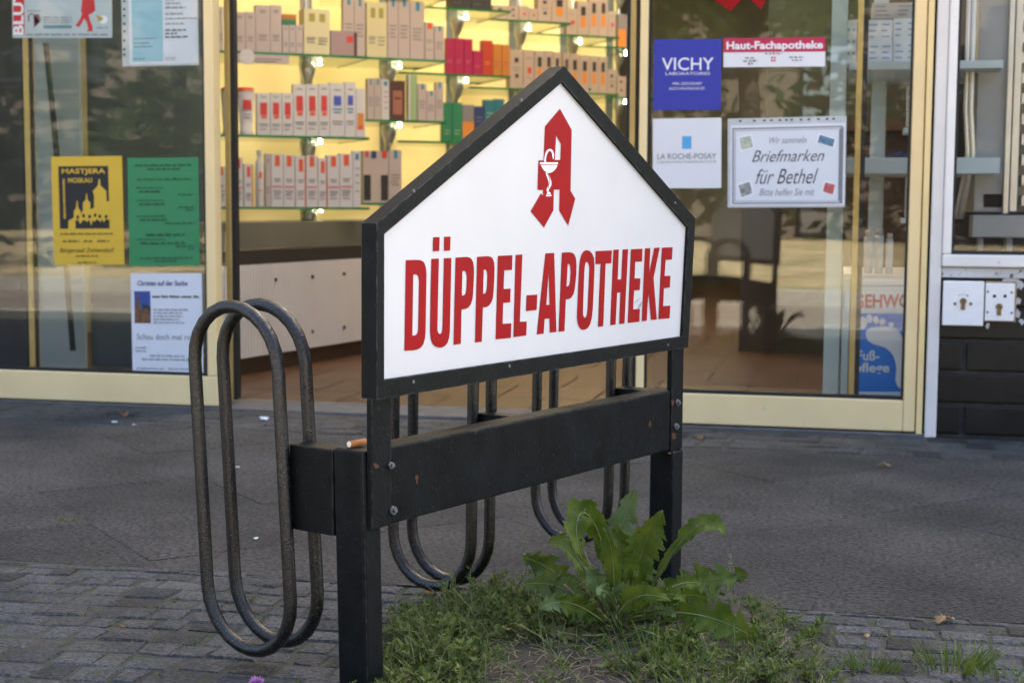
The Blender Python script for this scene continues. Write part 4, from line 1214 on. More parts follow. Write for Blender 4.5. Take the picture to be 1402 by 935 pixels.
G = [
 # nearest bay, lowest shelf
 (0, 2, [(299, 309, 228, 'wr'), (322, 333, 216, 'wr'), (334.5, 346.5, 225, 'wl'), (351, 363, 206, 'bot'), (364, 371.5, 211, 'pk'), (372, 388, 211.5, 'wr'), (388.5, 404, 212.5, 'wr'), (405, 419, 214, 'wl'), (419.5, 435, 213, 'wr'), (435.5, 448, 217, 'wl'), (448.5, 465, 213, 'wr'), (465.5, 483, 211, 'wr'), (483.5, 494, 207, 'ws')]),
 (0, 1, [(304, 325, 121, 'tube'), (327, 351, 121, 'tube'), (352.5, 370, 128, 'rm'), (370.5, 386, 128, 'rm'), (386.5, 401.5, 128, 'rm'), (402, 419, 116, 'rm'), (419.5, 436, 116, 'rm'), (436.5, 451.5, 115.5, 'rm'), (452, 472, 114, 'bm'), (472.5, 487, 113, 'bm'), (487.5, 500, 122, 'tr')]),
 (0, 0, [(297, 306, 10, 'pk'), (321, 336, 17, 'pk'), (336.5, 350, 17, 'pk'), (350.5, 370, 8, 'pk'), (370.5, 386, 8, 'pk'), (387, 396, 35, 'pk'), (396.5, 405, 35, 'pk'), (405.5, 415, 35, 'pk'), (416, 452, 13, 'cb'), (453, 489, 43, 'pp')]),
 (1, 3, [(497, 532, 207, 'dw'), (532.5, 550, 206, 'pb')]),
 (1, 2, [(503, 512, 108, 'pb'), (512.5, 522, 108, 'pb'), (522.5, 533, 109, 'ws'), (533.5, 555, 111, 'fc'), (559, 571, 103, 'lg'), (572, 584, 115, 'pb'), (584.5, 596, 125, 'pb'), (596.5, 607, 113, 'pb')]),
 (1, 1, [(470, 485, -6, 'pb'), (485.5, 500, -4, 'pb'), (502, 530, 4, 'cb'), (531, 545, -4, 'pb'), (545.5, 561, -4, 'pb'), (561.5, 581, 3, 'pb'), (582, 594, 31, 'pr'), (595, 608, 36, 'pb')]),
 (2, 1, [(611, 622, 53, 'mg'), (622.5, 635, 53, 'mg'), (635.5, 647, 54, 'mg'), (648, 660, 70, 'mg'), (660.5, 674.5, 56, 'rd'), (675, 687, 61, 'oc'), (687.5, 698, 62, 'oc')]),
 (2, 2, [(606, 619, 141, 'gn'), (619.5, 632.5, 141, 'gn'), (633, 649, 144, 'go'), (649.5, 663, 146, 'nv'), (663.5, 677, 137, 'tl'), (677.5, 690, 136, 'tl')]),
 (2, 0, [(617, 645, -8, 'bkk'), (645.5, 673, -5, 'bkk')]),
 (3, 0, [(675, 694, 8, 'bp'), (694.5, 710, 9, 'bp'), (710.5, 724, 9, 'br'), (724.5, 736, 12, 'br'), (736.5, 755, -6, 'bp'), (755.5, 776, -6, 'bk')]),
 (3, 1, [(698, 716, 69, 'bp'), (716.5, 731, 69, 'br'), (732, 745, 70, 'bk'), (745.5, 757, 70, 'bk'), (757.5, 768, 72, 'bk')]),
 (4, 1, [(771, 780, 73, 'bk'), (780.5, 793, 74, 'bk'), (793.5, 807, 76, 'bk'), (807.5, 819, 77, 'bk'), (819.5, 831, 78, 'bk'), (831.5, 843, 96, 'bp')]),
 (4, 0, [(776, 790, 12, 'br'), (790.5, 806, 2, 'bk'), (806.5, 819, -4, 'bk'), (819.5, 832, -4, 'bk'), (832.5, 843, 16, 'br')]),
 (5, 2, [(844.5, 856, 105, 'bp'), (857, 866, 105, 'bp')]),
 (5, 1, [(846, 857, 20, 'go'), (858, 868, 22, 'bk')]),
]
for bi, si, items in G:
    for (x0, x1, yt, k) in items: place_good(bi, si, x0, x1, yt, k)
# small green and yellow packet on top of the short cartons
C, d = CORNERS[0]
a, b = on_plane(387, 30, C + V * .018, V), on_plane(406, 30, C + V * .018, V)
zb, zt = on_plane(396, 34.5, C + V * .018, V).z, on_plane(396, 20, C + V * .018, V).z
t = thing('packet', 'small packet in yellow and dark green lying on the short cartons', 'packet', ((a + b) / 2 + UP * (zb - (a.z + b.z) / 2)).to_tuple())
a.z = b.z = zb
MB().obox(a + V * .002, b - a, V * 0.04, UP * (zt - zb) * .5).build('green_half', GRN, t)
MB().obox(a + V * .002 + UP * (zt - zb) * .502, b - a, V * 0.04, UP * (zt - zb) * .5).build('yellow_half', OCH, t)
# pale shelf strip with a round badge hanging from the upper shelf
a, b = on_plane(321, 78, C, V), on_plane(396, 80, C, V)
dz = on_plane(360, 90, C, V).z - on_plane(360, 78, C, V).z
t = thing('shelf_label', 'pale pink shelf strip with round badge hanging below the pink-grey cartons', 'shelf label', ((a + b) / 2).to_tuple())
a.z = b.z = SHELVES[0][0] - 0.009
MB().obox(a - V * .002, b - a, V * -0.002, UP * dz).build('strip', pmat('pale pink strip', (0.50, 0.40, 0.38)), t)
cc = a + (b - a) * 0.22 - V * 0.005 + UP * dz * 0.35
MB().tube([cc, cc - V * 0.002], 0.030, 20).build('badge', WHT, t)
MB().obox(a + (b - a) * 0.35 - V * .0042 + UP * dz * .45, (b - a) * .5, V * -0.0006, UP * dz * 0.12).obox(a + (b - a) * 0.35 - V * .0042 + UP * dz * .75, (b - a) * .4, V * -0.0006, UP * dz * 0.12).build('print_lines', GRYP, t)

# ================================================================== BEHIND THE RIGHT WINDOW
WBOX = pmat('white medicine box', (0.66, 0.70, 0.72))
PBL = pmat('pale blue medicine print', (0.25, 0.36, 0.55))
YP = 0.20
rk = thing('storage_rack', 'pale blue-grey steel rack with white shelves behind the right window', 'rack', (on_Y(1200, 500, YP + .2).x, YP + .2, 0.0))
px_box(1134, 1156, -50, 500, YP, YP + 0.03, z0=0.0, z1=2.0).build('upright', PALESTEEL, rk, bevel=.002)
YQ = 0.62
px_box(1191, 1211, -50, 500, YQ, YQ + 0.03, z0=0.0, z1=2.0).build('upright', PALESTEEL, rk, bevel=.002)
XR_ = 0.40
z1s, z0s = on_Y(1200, 85, YP).z, on_Y(1200, 96, YP).z
xl = xat(1156.5, YP)
MB().box(xl, XR_, YP, YQ + .1, z0s, z1s).build('shelf_board', PALESTEEL, rk, bevel=.002)
z1m, z0m = on_Y(1200, 216, YP).z, on_Y(1200, 238, YP).z
MB().box(xl, XR_, YP, YQ + .1, z0m, z1m).build('shelf_board', PALESTEEL, rk, bevel=.002)
zc1, zc0 = on_Y(1200, 376, YP).z, on_Y(1200, 383, YP).z
MB().box(xl, XR_, YP - .01, YQ + .1, zc0, zc1).build('cabinet_top', WHT, rk, bevel=.002)
MB().box(xl, xat(1166, YP), YP + .002, YQ + .1, 0.0, zc0 - .001).build('cabinet_side', PALESTEEL, rk)
MB().box(xat(1166, YP) + .001, XR_, YP + .012, YQ + .1, 0.0, zc0 - .001).build('cabinet_body', PALESTEEL, rk)
# foot care banner
f, full = conv(1160, 370, 5.19, (40, 62), (520, 62), (500, 905), (32, 905))
fl = Flat(0, 0, 0, 0, YP - 0.014, 0.004, tl=full)
fl.sheet('poster', mat('white banner board', (0.85, 0.87, 0.88), 0.5), 'blue and white foot care poster with a large white footprint, low behind the right window', 'poster')
fl.lift = 0.0006
fl.rects('blue_field', mat('strong blue print', (0.02, 0.22, 0.78), 0.45), [rect_of(f, 36, 305, 512, 862)], 1)
fl.rects('rule', PBL, [rect_of(f, 40, 108, 515, 114)], 1)
txt(fl, f, 'brand_text', mat('carton red print', (0, 0, 0)), 'GEHWOL', 46, 508, 168, 268, 0.03)
FOOT = mat('white banner board', (0, 0, 0))
fl.polys('toe', FOOT, [[f(*p) for p in circ(*c)] for c in ((110, 372, 33, 45), (158, 342, 24, 32), (205, 350, 20, 27), (250, 364, 22, 23), (313, 385, 20, 19))], 2)
fl.polys('sole', FOOT, [[f(*p) for p in [(130,440),(145,418),(170,406),(210,400),(265,397),(320,404),(352,414),(375,440),(395,490),(410,560),(424,640),(432,740),(436,850),(418,860),(395,853),(370,835),(352,810),(343,780),(345,740),(350,695),(342,645),(325,600),(300,570),(268,546),(225,534),(180,520),(150,500),(135,475)]]], 2)
txt(fl, f, 'foot_text', FOOT, 'Fu\u00df-', 72, 228, 568, 640, 0.02)
txt(fl, f, 'foot_text', FOOT, 'pflege', 55, 300, 655, 745, 0.02)
def mbox(px0, px1, y0, y1, Y, label, lines=True, m=WBOX, pm=PBL, cat='medicine box', z0=None, dep=0.14, group=None):
    a, b = on_Y(px0, (y0 + y1) / 2, Y), on_Y(px1, (y0 + y1) / 2, Y)
    zt = on_Y(px0, y0, Y).z; zb = on_Y(px0, y1, Y).z if z0 is None else z0
    t = thing('medicine_box', label, cat, ((a.x + b.x) / 2, Y + dep / 2, zb), group)
    MB().box(a.x, b.x, Y, Y + dep, zb, zt).build('box', m, t)
    if lines:
        q = MB(); w = b.x - a.x; h = zt - zb
        for r in range(3):
            for c_ in range(2):
                x = a.x + w * (.08 + .5 * c_); z = zb + h * (.2 + .27 * r)
                q.box(x, x + w * random.uniform(.2, .34), Y - .0008, Y - .0002, z, z + h * .07)
        q.build('print_lines', pm, t)
zt_ = z1s + .0005
mbox(1188, 1222, 58, 84, YP + .05, 'white flat medicine box with blue print, lower left on the top rack shelf', z0=zt_)
zmid = on_Y(1205, 58, YP + .05).z + .0006
mbox(1223, 1258, 56, 84, YP + .05, 'white flat medicine box with violet print, lower right on the top rack shelf', z0=zt_)
zm2 = on_Y(1240, 56, YP + .05).z + .0006
mbox(1187, 1222, 28, 57, YP + .05, 'white medicine box with pale blue print, upper left in the rack stack', z0=zmid)
mbox(1223, 1258, 26, 55, YP + .05, 'white medicine box with pale blue print, upper right in the rack stack', z0=zm2)
zm3 = on_Y(1240, 26, YP + .05).z + .0006
mbox(1194, 1256, 5, 25, YP + .05, 'pale grey wide box topping the rack stack', m=pmat('grey medicine box', (0.42, 0.42, 0.40)), z0=zm3, pm=GRYP)
mbox(1158.5, 1173, 28, 84, YP + .05, 'narrow white medicine box left of the stack on the top rack shelf', z0=zt_)
for i, (ya, yb) in enumerate([(118, 134), (135, 152), (153, 174)]):
    mbox(1242, 1256, ya, yb, YP + .25, ['topmost', 'middle', 'lowest'][i] + ' of three small white boxes piled beside the right frame', pm=NAVY, dep=.08)
px_box(1238, 1262, 175, 182, YP + .22, YP + .36).build('shelf_board', PALESTEEL, rk)
mbox(1240, 1254, 243, 298, YP + .2, 'slim upright white box with red mark below the middle rack shelf', pm=REDP, dep=.06)
px_box(1235, 1258, 299, 306, YP + .17, YP + .3).build('shelf_board', PALESTEEL, rk)
mb = MB()
for i in range(7):
    x = on_Y(1212 + i * 6, 214, YP + .04).x
    mb.obox((x, YP + .03, z1m + .001 + 0.004 * (i % 3)), (0.022, random.uniform(-.01, .01), random.uniform(0, .006)), (0, .05, 0), (0, 0, .006))
o = mb.build('blister_packs', NAVY, top=True); tag(o, 'loose pile of blue blister packs on the middle rack shelf', 'packets', kind='stuff')
for i, (a_, b_, y_) in enumerate([(1182, 1194, 316), (1197, 1209, 314), (1212, 1222, 320)]):
    p = on_Y((a_ + b_) / 2, 370, YP + .06)
    r_ = (on_Y(b_, 370, YP + .06).x - on_Y(a_, 370, YP + .06).x) / 2
    hh = on_Y(a_, y_, YP + .06).z - zc1
    t = thing('spray_can', ['leftmost', 'middle', 'rightmost'][i] + ' of three slim white containers standing on the poster cabinet', 'container', (p.x, YP + .06, zc1 + .0005))
    MB().tube([(p.x, YP + .06, zc1 + .0005 + hh * q) for q in (0, .03, .8, .86)], r_, 16, radii=[r_ * .95, r_, r_, r_ * .85]).build('container_body', WHT, t)
    MB().tube([(p.x, YP + .06, zc1 + .0008 + hh * q) for q in (.861, .98, 1.0)], r_, 16, radii=[r_ * .8, r_ * .75, r_ * .6]).build('lid', PNK, t)

# machine standing behind the white framed window
YM = 0.32
t = thing('ventilation_cabinet', 'grey sheet-metal cabinet with a louvred side behind the white framed window', 'cabinet', (on_Y(1375, 300, YM).x + .1, YM + .2, on_Y(1370, 291, YM).z))
px_box(1338, 1386, -60, 291, YM, YM + .35).build('door_panel', GREYMETAL, t, bevel=.003)
px_box(1379, 1386.5, -60, 293, YM - .02, YM - .001).build('edge_profile', ALU, t, bevel=.002)
px_box(1388, 1398, -60, 290, YM - .02, YM + .05).build('edge_profile', ALU, t, bevel=.002)
px_box(1386.8, 1470, -60, 291, YM + .06, YM + .35).build('cabinet_body', GREYMETAL, t)
for i in range(12):
    y = -40 + i * 28
    px_box(1399, 1440, y, y + 14, YM - .01, YM + .05).build('louvre', ALU, t)
px_box(1347, 1372, 266, 284, YM - .003, YM - .0005).build('dark_plate', HOLE, t)
b2 = thing('low_cabinet', 'low grey metal box standing on legs below the louvred cabinet', 'cabinet', (on_Y(1380, 330, .24).x, .3, wz1 + .01))
px_box(1331, 1470, 295, 326, .20, .31).build('box_body', GREYMETAL, b2, bevel=.003)
for (a_, b_) in ((1340, 1346), (1378, 1386)):
    px_box(a_, b_, 326.5, 352, .22, .30).build('leg', GREYMETAL, b2)
p = thing('drain_pipe', 'bundle of pale pipes hanging beside the grey cabinet', 'pipe', on_Y(1326, 200, .3).to_tuple())
for (x, r_) in ((1322, .006), (1329, .008)):
    a = on_Y(x, 150, .3)
    MB().tube([a + UP * 1.2, a, a + Vector((.01, 0, -.12)), a + Vector((-.015, .02, -.3))], r_, 8).build('pipe', ALU, p)
px_box(1316, 1338, 88, 96, .28, .34).build('shelf_arm', ALU, p)
MB().box(xat(1305, .5), XR - .01, .9, .92, 0.0, 2.2).build('back_board', DKWALL, BLD)

ct = thing('sales_counter', 'dark brown sales counter standing inside the shop behind the right window', 'counter', (0.6, 2.5, 0))
MB().box(-.42, XR - .01, 2.2, 2.8, 0.0, .90).build('counter_body', mat('dark brown veneer', (0.045, 0.026, 0.015), .45, vary=.25, vscale=4), ct)
MB().box(-.45, XR - .01, 2.17, 2.83, .901, .94).build('counter_top', mat('walnut top', (0.11, 0.065, 0.035), .35, vary=.25, vscale=4), ct)
MB().box(-.40, XR - .01, 3.6, 3.63, 0.0, 2.6).build('back_wall', mat('dim green wall', (0.055, 0.065, 0.048), .7, vary=.1, vscale=2), BLD)

# key switch plates on the brick pier
YK = -0.022
t = thing('key_switch', 'larger square steel key switch plate, left of the pair under the window', 'key switch', on_Y(1319, 445, YK).to_tuple())
px_box(1291, 1347, 385, 446, YK, -0.0065).build('cover_plate', PLATE, t, bevel=.0025)
def lock(cx, cy, Y, tt, s=1.0):
    c = on_Y(cx, cy, Y)
    r_ = 0.0085 * s
    MB().tube([c + Vector((0, .001, 0)), c + Vector((0, -.0025, 0))], r_, 18).box(c.x - r_ * .62, c.x + r_ * .62, Y - .0024, Y + .001, c.z - r_ * 2.6, c.z - r_ * .3).build('lock_cylinder', BRASS, tt)
    MB().box(c.x - .0008, c.x + .0008, Y - .0031, Y - .0024, c.z - .004, c.z + .004).build('keyhole', HOLE, tt)
lock(1318.7, 412.5, YK, t)
for px in (1307.5, 1329):
    c = on_Y(px, 416, YK); MB().tube([c + Vector((0, .001, 0)), c + Vector((0, -.0012, 0))], .0042, 12).build('screw', BRASS, t)
q = MB()
arc = [on_Y(1312 + 12 * k / 8, 404.5 - 1.6 * math.sin(math.pi * k / 8), YK - .0006) for k in range(9)]
q.tube(arc, .0006, 5); e = arc[-1]
q.add([e + Vector((.004, 0, -.002)), e + Vector((0, 0, .003)), e + Vector((-.001, 0, -.004))], [(0, 1, 2)])
q.build('arrow_mark', GREYINK, t)
t = thing('key_switch', 'smaller steel key switch plate with two dark holes, right of the pair', 'key switch', on_Y(1369, 440, YK).to_tuple())
px_box(1348.6, 1391.5, 385.5, 440.5, -.014, -.0065).build('back_plate', mat('tarnished plate edge', (0.40, 0.28, 0.16), .6, vary=.3, vscale=60), t)
px_box(1349, 1389, 388, 439.5, YK + .002, -.0145).build('cover_plate', PLATE, t, bevel=.002)
lock(1368, 420, YK + .002, t)
for px in (1361.5, 1376):
    c = on_Y(px, 405.5, YK + .002); MB().tube([c + Vector((0, .001, 0)), c + Vector((0, -.0006, 0))], .0042, 12).build('indicator_hole', HOLE, t)
for px, py in ((1352.5, 399.5), (1385, 400.5), (1352, 427.5), (1385, 428.5)):
    c = on_Y(px, py, YK + .002); MB().tube([c + Vector((0, .001, 0)), c + Vector((0, -.001, 0))], .003, 8).build('screw', ZINC, t)

# things dimly seen behind the left window
MB().box(xat(47, .55), xat(112, .55), .55, .57, 0.0, 2.2).build('side_panel', mat('grey side panel', (0.30, 0.33, 0.31), .6, vary=.06, vscale=3), BLD)
MB().box(XL + .01, xat(112, .9), .9, .92, 0.0, 2.4).build('side_panel', mat('dark interior wall', (0, 0, 0)), BLD)
MB().box(xat(113, .9), xat(284, .9), .95, .97, 0.0, 2.4).build('side_panel', mat('slate back panel', (0.085, 0.095, 0.095), .5, vary=.1, vscale=2), BLD)
mb = MB(); mb.tube([on_Y(63, 60, .5), on_Y(72, 150, .5), on_Y(82, 260, .5), on_Y(100, 480, .5)], .010, 8)
o = mb.build('cable', RUBBER, top=True); tag(o, 'dark slanting cable behind the yellow poster', 'cable')

# ================================================================== ACROSS THE STREET (seen mirrored in the glass)
CROWN = leaf_mat('tree foliage', (0.045, 0.085, 0.018), (0.11, 0.14, 0.035), 0.6, 0.6, 0.3)
HEDGE = leaf_mat('hedge foliage', (0.03, 0.065, 0.018), (0.075, 0.10, 0.03), 0.5, 0.6, 0.25)
BARK = mat('tree bark', (0.055, 0.042, 0.03), 0.9, vary=0.4, vscale=8, bump=0.5, bscale=20)
def leaf_quads(mb, c, rad, n, size, rnd, squash=0.8):
    for _ in range(n):
        while True:
            d = Vector((rnd.uniform(-1, 1), rnd.uniform(-1, 1), rnd.uniform(-1, 1)))
            if 0.15 < d.length <= 1: break
        p = c + Vector((d.x * rad, d.y * rad, d.z * rad * squash))
        a = Vector((rnd.uniform(-1, 1), rnd.uniform(-1, 1), rnd.uniform(-.6, .6))).normalized()
        b = a.orthogonal().normalized()
        s = size * rnd.uniform(.6, 1.3)
        mb.add([p - a * s, p + b * s * .5, p + a * s, p - b * s * .5], [(0, 1, 2, 3)])
def tree(x, y, h, cr, seed, label):
    rnd = random.Random(seed)
    t = thing('street_tree', label, 'tree', (x, y, -0.05), 'trees across the street')
    q = MB()
    q.tube([(x, y, -.1), (x + .05, y, h * .25), (x - .06, y + .05, h * .5), (x, y, h * .8)], .2, 12, radii=[.24, .19, .15, .05])
    for k in range(6):
        a = k * 1.1 + rnd.random(); z = h * rnd.uniform(.35, .6)
        q.tube([(x, y, z), (x + math.cos(a) * cr * .4, y + math.sin(a) * cr * .4, z + cr * .35), (x + math.cos(a) * cr * .75, y + math.sin(a) * cr * .75, z + cr * .5)], .05, 7, radii=[.09, .05, .02])
    q.build('trunk', BARK, t)
    q = MB()
    for k in range(13):
        a = rnd.uniform(0, 6.28); rr = cr * rnd.uniform(.2, .8)
        leaf_quads(q, Vector((x + math.cos(a) * rr, y + math.sin(a) * rr, h * .72 + rnd.uniform(-.55, .5) * cr)), cr * rnd.uniform(.3, .5), 230, .16, rnd)
    q.build('crown', CROWN, t, fix=False)
for i, (x, y, h, cr, lb) in enumerate([(-1.6, -21, 6.4, 2.6, 'tree with a dark trunk opposite the right window'), (-7.2, -22, 6.5, 2.8, 'broad tree on the verge opposite the door'),
                                       (-11.5, -14, 6.0, 2.6, 'tree on the verge opposite the left window'), (4.2, -20.5, 6.0, 2.6, 'tree on the verge opposite the brick pier'), (-18, -16, 7, 3, 'farthest tree along the verge')]):
    tree(x, y, h, cr, 20 + i, lb)
rnd = random.Random(9)
q = MB()
for k in range(56):
    leaf_quads(q, Vector((-33 + k * 0.5 + rnd.uniform(-.3, .3), -9 + rnd.uniform(-.4, .4), rnd.uniform(.2, 1.9))), rnd.uniform(.7, 1.1), 110, .15, rnd, 1.1)
h = q.build('hedge', HEDGE, top=True, fix=False); tag(h, 'added dark hedge that darkens the reflection in the left window', 'hedge')  # unseen near hedge, added to darken what the left pane mirrors
rnd = random.Random(9)
q = MB()
for k in range(90):
    x = -30 + k * 0.5 + rnd.uniform(-.3, .3)
    leaf_quads(q, Vector((x, -25 + rnd.uniform(-.5, .5), rnd.uniform(.4, 2.2))), rnd.uniform(.8, 1.5), 75, .2, rnd, 1.1)
h = q.build('hedge', HEDGE, top=True, fix=False); tag(h, 'tall dark hedge closing the far side of the grass verge', 'hedge')
hb = MB()
q = MB(); rq = random.Random(31)
for k in range(26):
    leaf_quads(q, Vector((2.2 + rq.uniform(-2.4, 2.4), -22.5 + rq.uniform(-.8, .8), rq.uniform(.5, 3.2))), rq.uniform(.7, 1.2), 170, .16, rq, 1.0)
sh = q.build('shrub', leaf_mat('dark red shrub foliage', (0.035, 0.030, 0.014), (0.085, 0.020, 0.018), .7, .6, .2), top=True, fix=False); tag(sh, 'dark reddish shrub beside the hedge opposite the right window', 'shrub')
for k in range(7):
    x = -30 + 7.5 * k
    hb.box(x, x + 6.4, -32, -28, -.1, 5.2 + (k % 3))
for k in range(7):
    x = -30 + 7.5 * k
    t = thing('far_house', ['pale rendered house at the far left behind the hedge', 'second pale house behind the hedge', 'third pale house behind the hedge', 'middle house behind the hedge', 'house behind the hedge opposite the door', 'house behind the hedge opposite the pier', 'pale house at the far right behind the hedge'][k], 'house', (x + 3.2, -31, -.1), 'houses across the street')
    H_ = 5.2 + (k % 3)
    MB().box(x, x + 6.4, -34, -28.5, -.1, H_).build('wall', mat('brown rendered wall', (0.15, 0.12, 0.09), .9, vary=.1, vscale=2), t)
    q = MB(); q.prism([[(x - .3, -28.1, H_), (x - .3, -34.3, H_), (x - .3, -31.2, H_ + 2.4)]], (7.0, 0, 0)); q.build('roof', mat('red roof tile', (0.22, 0.07, 0.045), .8, vary=.2, vscale=3), t)
    for wx in (1.0, 2.8, 4.6):
        for wz in (.9, 3.4):
            MB().box(x + wx, x + wx + .9, -28.49, -28.4, wz, wz + 1.3).build('window', mat('dark window', (0.03, 0.035, 0.04), .15), t)

# ================================================================== SOIL, WEEDS, LITTER
def G_(px, py, z=0.0): return on_z(px, py, z)
SOIL = mat('tree bed soil', (0.058, 0.048, 0.036), 0.95, vary=0.45, vscale=45, bump=1.0, bscale=160, color2=(0.045, 0.05, 0.022), mixscale=18, mixlo=0.48, mixhi=0.62)
outline = [(505, 990), (508, 905), (535, 868), (585, 838), (650, 822), (720, 812), (800, 806), (880, 806), (960, 812), (1030, 826), (1085, 846), (1120, 872), (1140, 905), (1135, 950), (1120, 1000), (1050, 1060), (700, 1070)]
gp = [G_(*p) for p in outline]
cx = sum((p.x for p in gp)) / len(gp); cy = sum((p.y for p in gp)) / len(gp)
rnd = random.Random(3)
mb = MB()
NR_, NA = 14, 96
def edge_at(a):
    # radius of the outline in direction a
    best = 0.1
    for i in range(len(gp)):
        p, q = gp[i], gp[(i + 1) % len(gp)]
        ax, ay, bx, by = p.x - cx, p.y - cy, q.x - cx, q.y - cy
        dx, dy = math.cos(a), math.sin(a)
        den = dx * (by - ay) - dy * (bx - ax)
        if abs(den) < 1e-9: continue
        t_ = (ax * (by - ay) - ay * (bx - ax)) / den
        u_ = (ax * dy - ay * dx) / den
        if t_ > 0 and -1e-6 <= u_ <= 1 + 1e-6: best = max(best, t_)
    return best
def soil_z(f): return 0.012 * (1 - f ** 4) + 0.0015
vs = [(cx, cy, soil_z(0))]
for r in range(1, NR_ + 1):
    for k in range(NA):
        a = 2 * math.pi * k / NA
        f = r / NR_
        R_ = edge_at(a) * (1 + 0.06 * math.sin(a * 9) + rnd.uniform(-.03, .03) * (r == NR_)) * f
        z = soil_z(f) + rnd.uniform(-.0025, .0035) if r < NR_ else -0.004
        vs.append((cx + R_ * math.cos(a), cy + R_ * math.sin(a), z))
fs = [(0, 1 + k, 1 + (k + 1) % NA) for k in range(NA)]
for r in range(1, NR_):
    for k in range(NA):
        a_, b_ = 1 + (r - 1) * NA + k, 1 + (r - 1) * NA + (k + 1) % NA
        fs.append((a_, a_ + NA, b_ + NA, b_))
mb.add(vs, fs, 0, True)
struct(mb.build('soil_bed', SOIL))
def bed_f(x, y):
    a = math.atan2(y - cy, x - cx)
    return math.hypot(x - cx, y - cy) / edge_at(a)

WEED = leaf_mat('knotgrass leaf', (0.060, 0.100, 0.012), (0.165, 0.195, 0.05), 25.0, 0.65, 0.3)
STEMM = mat('weed stem', (0.16, 0.17, 0.07), 0.7, vary=0.3, vscale=40)
GRASSM = leaf_mat('grass blade', (0.075, 0.130, 0.014), (0.16, 0.20, 0.04), 20.0, 0.55, 0.35)
def sprig(mb, base, rnd, L, nl, lean, leafsize):
    d = Vector((rnd.uniform(-1, 1), rnd.uniform(-1, 1), 0)) * lean + UP * rnd.uniform(.5, 1.0)
    d.normalize()
    pts = []; p = Vector(base)
    for k in range(6):
        pts.append(p.copy()); p = p + d * (L / 5)
        d = (d + Vector((rnd.uniform(-.25, .25), rnd.uniform(-.25, .25), rnd.uniform(-.22, .06)))).normalized()
    mb.tube(pts, .0007, 3, mi=1, caps=False, radii=[.0010, .0009, .0008, .0007, .0006, .0004])
    for k in range(nl):
        t_ = rnd.uniform(.12, 1) * 4.99; i = int(t_)
        q = pts[i].lerp(pts[i + 1], t_ - i)
        a = Vector((rnd.uniform(-1, 1), rnd.uniform(-1, 1), rnd.uniform(-.1, .9))).normalized()
        b = a.cross(UP + Vector((rnd.uniform(-.5, .5), rnd.uniform(-.5, .5), 0))).normalized()
        s = leafsize * rnd.uniform(.6, 1.3)
        mb.add([q, q + a * s * .5 + b * s * .17, q + a * s, q + a * s * .5 - b * s * .17], [(0, 1, 2, 3)], 0)
rnd = random.Random(14)
mb = MB()
cnt = 0
while cnt < 1150:
    px = rnd.uniform(520, 1135); py = rnd.uniform(805, 985)
    p = G_(px, py)
    f = bed_f(p.x, p.y)
    if f > 1.02: continue
    left = px < 800
    dens = 1.0 if left else 0.30
    if 650 < px < 880 and py > 890: dens = 0.10
    if 650 < px < 840 and py > 915: dens = 0.04
    # open soil just in front of the tall weed
    if rnd.random() > dens: continue
    hgt = (rnd.uniform(.025, .060) if rnd.random() < .8 else rnd.uniform(.06, .09)) if left else rnd.uniform(.015, .05)
    if f > .85: hgt *= .7
    sprig(mb, (p.x, p.y, soil_z(min(f, 1)) - .002), rnd, hgt, rnd.randint(12, 24), .9, rnd.choice([.006, .008, .010, .014]))
    cnt += 1
def blade(mb, b, rnd, L, w, mi):
    a = rnd.uniform(0, 6.28)
    d = Vector((math.cos(a) * rnd.uniform(.2, .9), math.sin(a) * rnd.uniform(.2, .9), 1)).normalized()
    side = d.cross(Vector((rnd.uniform(-1, 1), rnd.uniform(-1, 1), .1))).normalized()
    vs = []
    for k in range(6):
        t_ = k / 5
        c_ = b + d * L * t_ + Vector((d.x, d.y, -.35)) * L * .6 * t_ * t_
        vs += [c_ - side * w * (1 - t_ * .9), c_ + side * w * (1 - t_ * .9)]
    mb.add(vs, [(2 * k, 2 * k + 1, 2 * k + 3, 2 * k + 2) for k in range(5)], mi, True)
n_ = 0
while n_ < 380:
    px = rnd.uniform(520, 1140); py = rnd.uniform(808, 985)
    p = G_(px, py); f = bed_f(p.x, p.y)
    if f > 1.04: continue
    if 660 < px < 860 and py > 895 and rnd.random() > .25: continue
    blade(mb, Vector((p.x, p.y, soil_z(min(f, 1)) - .002)), rnd, rnd.uniform(.02, .06), rnd.uniform(.0005, .0011), 2); n_ += 1
for _ in range(520):
    px = rnd.uniform(530, 1130); py = rnd.uniform(850, 985)
    p = G_(px, py); f = bed_f(p.x, p.y)
    if f > .97: continue
    a = rnd.uniform(0, 3.14); L = rnd.uniform(.01, .04)
    c_ = Vector((p.x, p.y, soil_z(f) + .003)); dv = Vector((math.cos(a), math.sin(a), rnd.uniform(-.1, .25))) * L
    mb.tube([c_, c_ + dv * .5 + UP * .002, c_ + dv], .0006, 4, mi=3, caps=False)
for _ in range(900):
    px = rnd.uniform(530, 1130); py = rnd.uniform(815, 985)
    p = G_(px, py); f = bed_f(p.x, p.y)
    if f > .99: continue
    r_ = rnd.uniform(.0012, .004); c_ = Vector((p.x, p.y, soil_z(f) + .001))
    vs = [c_ + Vector((math.cos(q) * r_ * rnd.uniform(.7, 1.2), math.sin(q) * r_ * rnd.uniform(.6, 1.1), -.001)) for q in (0, 1.25, 2.5, 3.77, 5)] + [c_ + UP * r_ * .8]
    mb.add(vs, [(q, (q + 1) % 5, 5) for q in range(5)], 4)
